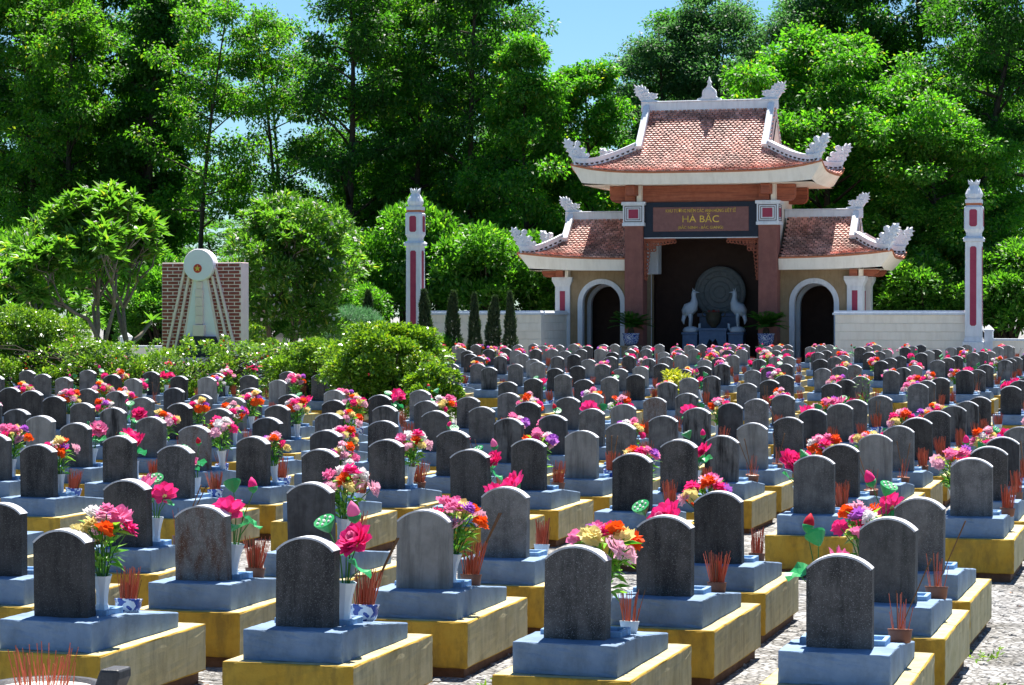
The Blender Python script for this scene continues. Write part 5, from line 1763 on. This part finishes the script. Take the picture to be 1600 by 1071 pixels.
def build_forest():
    T = {
        'dark': tree_meshes(1, 22, 0.20, 3.6, 32, 135, 0.21, 0.105, 0.05, LEAF_DARK, 0.85, 0.28),
        'mid': tree_meshes(2, 21, 0.25, 3.4, 30, 130, 0.21, 0.105, -0.1, LEAF_MID, 0.80, 0.26),
        'bright': tree_meshes(3, 18, 0.14, 3.2, 34, 190, 0.22, 0.12, 0.05, LEAF_BRIGHT, 0.9, 0.24),
        'sparse': tree_meshes(4, 21, 0.36, 3.2, 20, 80, 0.21, 0.11, 0.55, LEAF_MID, 0.75, 0.19),
        'pale': tree_meshes(5, 20, 0.22, 3.8, 32, 200, 0.19, 0.08, 0.1, LEAF_PALE, 0.95, 0.26),
        'broad': tree_meshes(6, 17, 0.10, 5.4, 46, 250, 0.22, 0.12, 0.0, LEAF_BRIGHT, 1.0, 0.28),
        'vine': tree_meshes(7, 20, 0.06, 2.1, 44, 180, 0.20, 0.12, 0.0, LEAF_DARK, 0.8, 0.42),
        'lean': tree_meshes(8, 22, 0.42, 3.6, 24, 170, 0.21, 0.105, -0.55, LEAF_DARK, 0.9, 0.28),
    }
    G = 0.26
    # x, y, kind, height scale, width scale, turn, label
    L = [
        (-65.6, 126, 'dark', 1.10, 1.3, 1.3, 'dark tree partly cut off by the left frame edge'),
        (-61.6, 128, 'dark', 1.12, 1.3, 4.3, 'dark tree in the gap behind the forked tree, upper left'),
        (-57.6, 129, 'mid', 1.12, 1.3, 2.9, 'tall green tree filling the gap left of the vine-covered trunk'),
        (-44.6, 128, 'mid', 1.12, 1.05, 0.6, 'tall green tree filling in behind the left sky gap'),
        (-41.8, 129, 'dark', 1.12, 1.3, 2.6, 'dark tall tree in the middle of the wood, behind the left obelisk'),
        (-38.6, 130, 'dark', 1.10, 1.2, 3.6, 'dark tall tree behind the straight black trunk, left of the central sky gap'),
        (-15.2, 128, 'dark', 1.12, 1.3, 0.6, 'dark tree closing the wood between shrine and right obelisk'),
        (-63.5, 122, 'mid', 1.08, 1.15, 0.3, 'tall tree with brownish-green crown at the far left edge'),
        (-59.8, 121, 'mid', 1.02, 1.0, 2.2, 'tall tree with a forked trunk left of the vine-covered tree'),
        (-56.3, 123, 'vine', 1.12, 1.15, 0.8, 'dark tree whose thick trunk is wrapped in vines, upper left'),
        (-52.0, 119, 'sparse', 0.98, 1.0, 0.0, 'slender sparse tree leaning right, sky showing through, upper left'),
        (-50.2, 127, 'sparse', 1.0, 0.9, 2.5, 'thin many-stemmed tree in the bright gap left of centre'),
        (-47.6, 121, 'sparse', 0.94, 0.95, 4.0, 'airy dark-leaved tree beside the left sky gap'),
        (-43.6, 120, 'dark', 1.06, 1.05, 1.0, 'tall dark tree right of the left sky gap'),
        (-40.4, 123, 'mid', 1.08, 1.0, 3.1, 'tall tree behind the left obelisk'),
        (-37.2, 121, 'dark', 1.08, 0.95, 5.0, 'tall dark tree with a straight black trunk left of the central sky gap'),
        (-33.2, 118, 'bright', 0.97, 0.85, 0.4, 'bright green narrow tree just left of the shrine roof'),
        (-30.9, 121, 'bright', 0.90, 0.95, 2.0, 'light green tree behind the left end of the shrine roof'),
        (-28.9, 126, 'pale', 0.95, 1.1, 0.9, 'blue-green fine-leaved tree behind the shrine ridge'),
        (-25.2, 129, 'pale', 1.06, 1.15, 3.9, 'blue-green tree above the right end of the shrine ridge'),
        (-21.6, 130, 'pale', 1.10, 1.2, 5.5, 'blue-green tree reaching the top above the right roof dragon'),
        (-17.6, 117, 'broad', 0.98, 1.05, 1.4, 'broad bright green tree right behind the shrine'),
        (-13.2, 116, 'broad', 0.72, 0.85, 4.2, 'lower spreading green tree between shrine and right obelisk'),
        (-11.9, 120, 'lean', 1.04, 1.0, 3.3, 'dark tree with a long leaning trunk at the upper right'),
        (-8.6, 122, 'dark', 1.10, 1.1, 2.8, 'dark tall tree at the right edge of the wood'),
        (-17.8, 127, 'dark', 1.08, 1.1, 4.4, 'dark-branched tree overhanging the top, right of the shrine'),
    ]
    for x, y, k, hs, ws, a, lab in L:
        t = thing('forest_tree', lab, 'tree', (x, y, G), a, 'trees of the wood')
        t.scale = (ws, ws, hs)
        put('trunk', T[k][0], t)
        put('crown', T[k][1], t)
    # second and third line of the wood, one tree each
    rng = random.Random(12)
    back = []
    spots = []
    for i in range(13):
        spots.append((-71 + i * 5.9 + rng.uniform(-1, 1), 137 + rng.uniform(-3, 3)))
    for i in range(15):
        spots.append((-82 + i * 6.2 + rng.uniform(-1.2, 1.2), 153 + rng.uniform(-3, 4)))
    n = 0
    for x, y in spots:
        px = project(x, y, 5)[0]
        if px < -90 or px > 1690: continue
        hs, kind = rng.uniform(0.85, 1.05), rng.choice(('dark', 'mid', 'pale', 'mid', 'dark'))
        if 820 < px < 1010: hs, kind = 0.66 * (y / 137), 'mid'
        if px < 820: hs = rng.uniform(0.75, 0.98)
        if 230 < px < 505: hs, kind = rng.uniform(0.34, 0.5), 'sparse'
        if 860 < px < 1000: hs = 0.62 * (y / 137)
        back.append((px, x, y, kind, hs))
    back.sort()
    front_n = [0, 0]
    for px, x, y, kind, hs in back:
        li = 0 if y < 145 else 1
        front_n[li] += 1
        lab = 'dark background tree, %s from the left in the %s line of the wood' % (ordinal(front_n[li]), ('second', 'third')[li])
        t = thing('background_tree', lab, 'tree', (x, y, G), rng.uniform(0, 6.28), 'trees deeper in the wood')
        t.scale = (1.15, 1.15, hs)
        put('trunk', T[kind][0], t)
        put('crown', T[kind][1], t)
    # leafy bushes at the foot of the wood
    rngn = np.random.default_rng(5)
    BV = []
    for i in range(4):
        lobes = lobe_cloud(rngn, 2.6, 2.2, 2.4, 2.4, 34, (0.24, 0.42))
        m = bush_mesh('foliage', 60 + i, lobes, 16000, 0.22, 0.095, [LEAF_MANGO] if i < 3 else [LEAF_MID])
        s = stems_mesh(i, (0, 0, -0.2), [(l[0] * 0.8, l[1] * 0.8, l[2]) for l in lobes[:10]], 0.12, M_BARK, 0.8)
        BV.append((m, s))
    B = [(-46.0, 112, 1.0, 1.05, 0), (-41.6, 111, 1.25, 1.45, 1), (-37.4, 113, 1.2, 1.6, 2), (-33.4, 111.5, 1.2, 1.45, 0), (-30.0, 113, 1.15, 1.2, 1),
         (-50.5, 108, 1.1, 1.25, 2), (-55.0, 106, 1.1, 1.3, 3), (-60.0, 107, 1.2, 1.5, 3), (-64.5, 108, 1.2, 1.4, 0), (-44.5, 116, 1.1, 1.5, 3), (-47.5, 104.5, 0.9, 0.9, 1),
         (-12.6, 110.5, 1.0, 1.0, 1), (-8.9, 111, 1.1, 1.15, 2), (-5.6, 110, 1.0, 1.05, 0), (-14.5, 114, 1.1, 1.3, 3), (-10.0, 115, 1.2, 1.35, 0), (-26.5, 114, 1.1, 1.1, 3), (-20.5, 114, 1.2, 1.2, 2), (-38.9, 107, 0.8, 0.85, 0), (-42.8, 106, 0.75, 0.8, 2)]
    B.sort(key=lambda q: project(q[0], q[1], 2)[0])
    for i, (x, y, ws, hs, k) in enumerate(B):
        where = 'left of the shrine' if project(x, y, 2)[0] < 900 else ('behind the shrine' if project(x, y, 2)[0] < 1380 else 'right of the shrine')
        t = thing('leafy_bush', 'rounded leafy bush below the wood, %s of the bushes counted from the left' % ordinal(i + 1), 'bush', (x, y, G), i * 1.7, 'bushes at the foot of the wood')
        t.scale = (ws, ws, hs)
        put('foliage', BV[k][0], t)
        put('branches', BV[k][1], t)


build_forest()


def frangipani(seed, spread, height, gens, leaf_len, trunks, per=13, flowers=0.25, mat=None, hubs=0.28, keep=None, heads=None):
    """Candelabra branching; a rosette of long leaves at each tip."""
    rr = random.Random(seed)
    rng = np.random.default_rng(seed)
    b = MB()
    tips = []
    def grow(p, d, L, r, g):
        e = p + d * L
        if keep and not keep(e): return False
        b.tube([p, p.lerp(e, 0.5) + Vector((rr.uniform(-.05, .05), rr.uniform(-.05, .05), -0.04 * L)) * L, e], [r, r * 0.85, r * 0.72], 6)
        if g == 0:
            tips.append((e, d)); return True
        n = 0
        for k in range(rr.choice((2, 2, 3))):
            a = rr.uniform(0, 6.28)
            ax = d.orthogonal().normalized()
            ax = Matrix.Rotation(a, 3, d) @ ax
            nd = (Matrix.Rotation(rr.uniform(0.35, 0.75), 3, ax) @ d)
            nd = (nd + Vector((0, 0, 0.10))).normalized()
            if nd.z < 0.05: nd.z = 0.05 + rr.random() * 0.2; nd.normalize()
            n += grow(e, nd, L * rr.uniform(0.68, 0.86), r * 0.68, g - 1)
        if n == 0 or (g <= 2 and rr.random() < 0.6): tips.append((e, d))
        return True
    for k in range(trunks):
        a = R(heads[k]) if heads else 2 * math.pi * k / trunks + math.pi / 3
        d = Vector((math.cos(a) * spread, math.sin(a) * spread * 0.8, 1.0)).normalized()
        grow(Vector((0.08 * math.cos(a), 0.08 * math.sin(a), -0.1)), d, height * hubs, 0.13, gens)
    P, D, Nn, Ls, mi = [], [], [], [], []
    for e, d in tips:
        n = rr.randint(per - 3, per + 3)
        fl = rr.random() < flowers
        for k in range(n):
            a = k * 2.4 + rr.uniform(-.2, .2)
            el = rr.uniform(0.0, 1.15)
            dd = Vector((math.cos(a) * math.cos(el), math.sin(a) * math.cos(el), math.sin(el) - 0.15))
            P.append(tuple(e)); D.append(tuple(dd)); Nn.append((rr.uniform(-.2, .2), rr.uniform(-.2, .2), 1.0)); Ls.append(leaf_len * rr.uniform(0.7, 1.2)); mi.append(0)
        if fl:
            c = e + Vector((rr.uniform(-.05, .05), rr.uniform(-.05, .05), 0.14))
            for k in range(16):
                a = rr.uniform(0, 6.28)
                P.append(tuple(c + Vector((rr.uniform(-.1, .1), rr.uniform(-.1, .1), rr.uniform(-.04, .06))))); D.append((math.cos(a), math.sin(a), 0.35)); Nn.append((0, 0, 1)); Ls.append(0.075); mi.append(1)
    Ls = np.array(Ls); mi = np.array(mi)
    crown = leaf_mesh('crown', np.array(P), np.array(D), np.array(Nn, float), Ls, np.where(mi == 1, 0.05, Ls * 0.27), [mat or LEAF_PLUM, PETALS['white']], mi, 0.12, 0.22)
    return b.mesh('trunk', M_BARKP, recalc=False, smooth=True), crown, len(tips)


def build_garden():
    # frangipani trees
    for lab, loc, args, sc in (
        ('spreading frangipani tree with forked grey trunk left of the brick monument', (-35.1, 74.0, 0.15), (21, 0.55, 6.3, 6, 0.44, 3, 16, 0.12, None, 0.26, lambda e: e.x < 1.0 or e.z > 5.5, (85, 170, 255)), (1.0, 0.8, 1.08)),
        ('dense dome-shaped flowering frangipani tree right of the brick monument', (-36.0, 92.0, 0.22), (22, 0.60, 6.2, 6, 0.36, 3, 16, 0.5), (0.92, 0.9, 1.05)),
        ('frangipani tree at the left edge behind the hedge', (-42.5, 78.5, 0.16), (23, 0.8, 5.0, 5, 0.36, 3, 13, 0.1), (1.0, 1.0, 1.0)),
    ):
        tr, cr, n = frangipani(*args)
        zmax = max(v.co.z for v in cr.vertices)
        t = thing('frangipani_tree', lab, 'tree', loc, 0.0, 'frangipani trees')
        t.scale = sc
        put('trunk', tr, t); put('crown', cr, t)
        if 'dome' in lab or 'spreading' in lab:
            rl = np.random.default_rng(77)
            if 'dome' in lab:
                lb = lobe_cloud(rl, 3.3, 2.6, 2.8, 3.9, 74, (0.16, 0.28)) + lobe_cloud(rl, 3.2, 2.4, 1.4, 1.8, 34, (0.18, 0.30))
                fm = bush_mesh('lower_foliage', 78, lb, 30000, 0.27, 0.08, [LEAF_PLUM, PETALS['white']], 0.035)
            else:
                lb = [l for l in lobe_cloud(rl, 3.6, 2.4, 1.9, 3.7, 80, (0.12, 0.22)) if l[0] < 1.4]
                fm = bush_mesh('lower_foliage', 79, lb, 8500, 0.34, 0.09, [LEAF_PLUM, PETALS['white']], 0.01)
            put('lower_foliage', fm, t, (0 if 'dome' in lab else -1.2, 0, 0))
        print('frangipani', n, 'tips, top', round(zmax, 2), len(cr.polygons))
    # clipped hedge, one run along the path
    rng = np.random.default_rng(9)
    lobes = []
    for i in range(150):
        x = rng.uniform(-35.0, -19.6)
        lobes.append((x, rng.uniform(-0.75, 0.75), rng.uniform(0.35, 1.38), rng.uniform(0.3, 0.55), rng.uniform(0.3, 0.5), rng.uniform(0.28, 0.45)))
    for i in range(120):
        lobes.append((rng.uniform(-35, -19.6), rng.uniform(-0.6, 0.6), rng.uniform(1.5, 1.85), rng.uniform(0.10, 0.22), rng.uniform(0.1, 0.2), rng.uniform(0.15, 0.3)))
    m = bush_mesh('foliage', 71, lobes, 46000, 0.10, 0.052, [LEAF_HEDGE, PETALS['orange'], PETALS['pale'], PETALS['hot']], 0.012)
    t = thing('flowering_hedge', 'bright green hedge dotted with small red and pink flowers before the monument', 'hedge', (0, 58.9, 0.06))
    put('foliage', m, t)
    put('branches', stems_mesh(4, (-27, 0, 0), [(l[0], l[1], l[2]) for l in lobes[::4]], 0.03, M_BARK, 0.1), t)
    # shrubs
    def shrub(name, lab, loc, lobes, n, ll, lw, mats, seed, cat='shrub', flower=0.0, group=None):
        t = thing(name, lab, cat, loc, 0, group)
        put('foliage', bush_mesh('foliage', seed, lobes, n, ll, lw, mats, flower), t)
        put('branches', stems_mesh(seed, (0, 0, -0.1), [(l[0], l[1], l[2]) for l in lobes[:12]], 0.05, M_BARK, 0.3), t)
    r2 = np.random.default_rng(15)
    shrub('round_shrub', 'large rounded glossy yellow-green shrub among the graves left of centre', (-18.0, 52.0, 0.03),
          lobe_cloud(r2, 1.45, 1.2, 1.1, 1.35, 46, (0.22, 0.38)) + lobe_cloud(r2, 1.2, 1.0, 0.6, 0.65, 22, (0.3, 0.45)), 32000, 0.095, 0.05, [LEAF_SHRUB], 31)
    shrub('low_shrub', 'smaller yellow-green shrub at the right foot of the large rounded shrub', (-16.25, 50.0, 0.02),
          lobe_cloud(r2, 0.62, 0.55, 0.62, 0.95, 18, (0.28, 0.42)) + lobe_cloud(r2, 0.55, 0.5, 0.4, 0.45, 8, (0.4, 0.5)), 8500, 0.095, 0.05, [LEAF_SHRUB], 32)
    shrub('tall_shrub', 'tall grey-green shrub at the left edge behind the front graves', (-31.3, 60.2, 0.06),
          lobe_cloud(r2, 1.9, 1.2, 1.25, 1.55, 44, (0.2, 0.36)), 22000, 0.11, 0.045, [LEAF_HEDGE], 33)
    shrub('mid_shrub', 'loose leafy shrub rising from the hedge beside the rounded shrub', (-21.9, 57.6, 0.06),
          lobe_cloud(r2, 1.25, 0.9, 0.85, 1.25, 26, (0.22, 0.38)), 11000, 0.10, 0.05, [LEAF_HEDGE], 34)
    shrub('yellow_croton', 'small yellow-leaved croton between headstones near the centre', (-12.55, 57.5, 0.06),
          lobe_cloud(r2, 0.42, 0.4, 0.42, 0.85, 10, (0.3, 0.5)), 700, 0.13, 0.05, [LEAF_YELLOW], 35)
    shrub('withered_plant', 'thin dark withered plant between headstones on the right', (-7.45, 51.9, 0.03),
          lobe_cloud(r2, 0.42, 0.3, 0.6, 0.75, 8, (0.3, 0.5)), 260, 0.12, 0.02, [LEAF_DARK], 36)
    shrub('feathery_bush', 'soft blue-green feathery bush beside the left obelisk', (-34.9, 96.2, 0.23),
          lobe_cloud(r2, 1.5, 1.0, 1.2, 1.5, 20, (0.3, 0.5)), 9000, 0.22, 0.018, [LEAF_FEATHER], 37)
    shrub('grassy_clump', 'small grassy clump at the foot of the cream wall among cypresses', (-31.3, 97.2, 0.24),
          lobe_cloud(r2, 0.6, 0.4, 0.6, 0.9, 8, (0.4, 0.6)), 900, 0.28, 0.03, [LEAF_BRIGHT], 38)
    shrub('background_shrub', 'light green shrub between the frangipani trunk and the brick monument', (-40.6, 95.5, 0.22),
          lobe_cloud(r2, 2.0, 1.2, 1.1, 1.3, 20, (0.25, 0.4)), 6000, 0.16, 0.07, [LEAF_SHRUB], 39)
    # conical cypresses
    rc = np.random.default_rng(3)
    VAR = []
    for v in range(3):
        n = 4200
        q = rc.uniform(0, 1, n) ** 0.75
        z = 0.15 + q * 3.1
        rad = 0.40 * np.clip((1 - q) ** 0.62, 0.03, 1) * (1 + 0.25 * np.sin(q * 23 + v) * rc.uniform(0, 1, n)) * np.sqrt(rc.uniform(0.35, 1.1, n))
        a = rc.uniform(0, 2 * math.pi, n)
        P = np.stack([rad * np.cos(a) + 0.10 * np.sin(q * 3 + v * 2) * q, rad * np.sin(a), z], 1)
        D = np.stack([np.cos(a) * 0.55, np.sin(a) * 0.55, np.full(n, 1.0)], 1) + unit(rc, n) * 0.4
        cm = leaf_mesh('foliage', P, D, unit(rc, n) + np.array([0, 0, 0.3]), 0.15 * rc.uniform(0.6, 1.3, n), np.full(n, 0.045), LEAF_CYP)
        b = MB(); b.tube([(0, 0, -0.1), (0, 0, 1.5), (0, 0, 2.9)], [0.06, 0.04, 0.01], 6)
        VAR.append((cm, b.mesh('trunk', M_BARK, recalc=False)))
    names = ['before the flowering frangipani', 'between the frangipani and the left obelisk', 'just right of the left obelisk']
    for i, (x, hs, ws) in enumerate(((-36.42, 1.08, 1.25), (-34.61, 1.05, 1.0), (-32.14, 1.06, 1.05), (-30.84, 1.04, 1.05), (-29.93, 1.02, 0.85), (-29.09, 0.98, 1.05), (-28.39, 1.03, 0.85))):
        lab = 'slim conical cypress ' + (names[i] if i < 3 else 'before the cream wall, %s from the left obelisk' % ordinal(i - 1))
        t = thing('cypress', lab, 'cypress', (x, 97.6, 0.24), i * 1.3, 'cypresses along the wall')
        t.scale = (ws, ws, hs)
        put('foliage', VAR[i % 3][0], t); put('trunk', VAR[i % 3][1], t)
    # weeds and litter on the stone path
    rw = np.random.default_rng(6)
    P, D = [], []
    for cx, cy in ((-1.75, 16.9), (-1.72, 17.4), (-1.8, 16.4), (-3.35, 16.2), (-3.3, 17.0), (-1.8, 19.6), (-5.1, 17.2), (-1.5, 17.9)):
        for k in range(34):
            P.append((cx + rw.normal() * 0.10, cy + rw.normal() * 0.18, 0.005)); D.append((rw.normal(), rw.normal(), rw.uniform(0.3, 1.5)))
    n = len(P)
    wm = leaf_mesh('weeds', np.array(P), np.array(D), unit(rw, n) + np.array([0, 0, 1.0]), rw.uniform(0.03, 0.07, n), rw.uniform(0.015, 0.03, n), LEAF_SHRUB)
    tag(put('weeds', wm), 'small green weeds growing between the path stones', 'weeds', None, 'stuff')
    rs = random.Random(44)
    gb = MB()
    for k in range(2600):
        x, y = rs.uniform(-9.5, -0.6), rs.uniform(13.5, 27)
        r = rs.uniform(0.012, 0.034); a = rs.uniform(0, 6.28)
        v = []
        for ring, (q, zz) in enumerate(((1.0, -0.3), (1.0, 0.25), (0.55, 0.6))):
            for j in range(5):
                t_ = a + 2 * math.pi * j / 5 + 0.3 * ring
                w_ = r * q * rs.uniform(0.75, 1.15)
                v.append((x + w_ * math.cos(t_) * 1.3, y + w_ * math.sin(t_), r * zz))
        gb.add(v, [(j, (j + 1) % 5, 5 + (j + 1) % 5, 5 + j) for j in range(5)] + [(5 + j, 5 + (j + 1) % 5, 10 + (j + 1) % 5, 10 + j) for j in range(5)] + [(10, 11, 12, 13, 14)])
    tag(put('gravel', gb.mesh('gravel', plain('pale_pebble', (0.34, 0.335, 0.325), 0.9, 0.15), recalc=False)), 'pale loose pebbles on the path between the graves', 'gravel', None, 'stuff')
    n = 90
    P = np.stack([rw.uniform(-9, -0.9, n), rw.uniform(14, 30, n), np.full(n, 0.012)], 1)
    lm = leaf_mesh('fallen_leaves', P, np.concatenate([rw.normal(size=(n, 2)), rw.uniform(-0.02, 0.1, (n, 1))], 1), np.tile([0, 0, 1.0], (n, 1)), rw.uniform(0.05, 0.10, n), rw.uniform(0.02, 0.04, n), plain('dry_leaf', (0.22, 0.10, 0.04), 0.8))
    tag(put('fallen_leaves', lm), 'dry brown leaves scattered on the stone path', 'leaves', None, 'stuff')


build_garden()
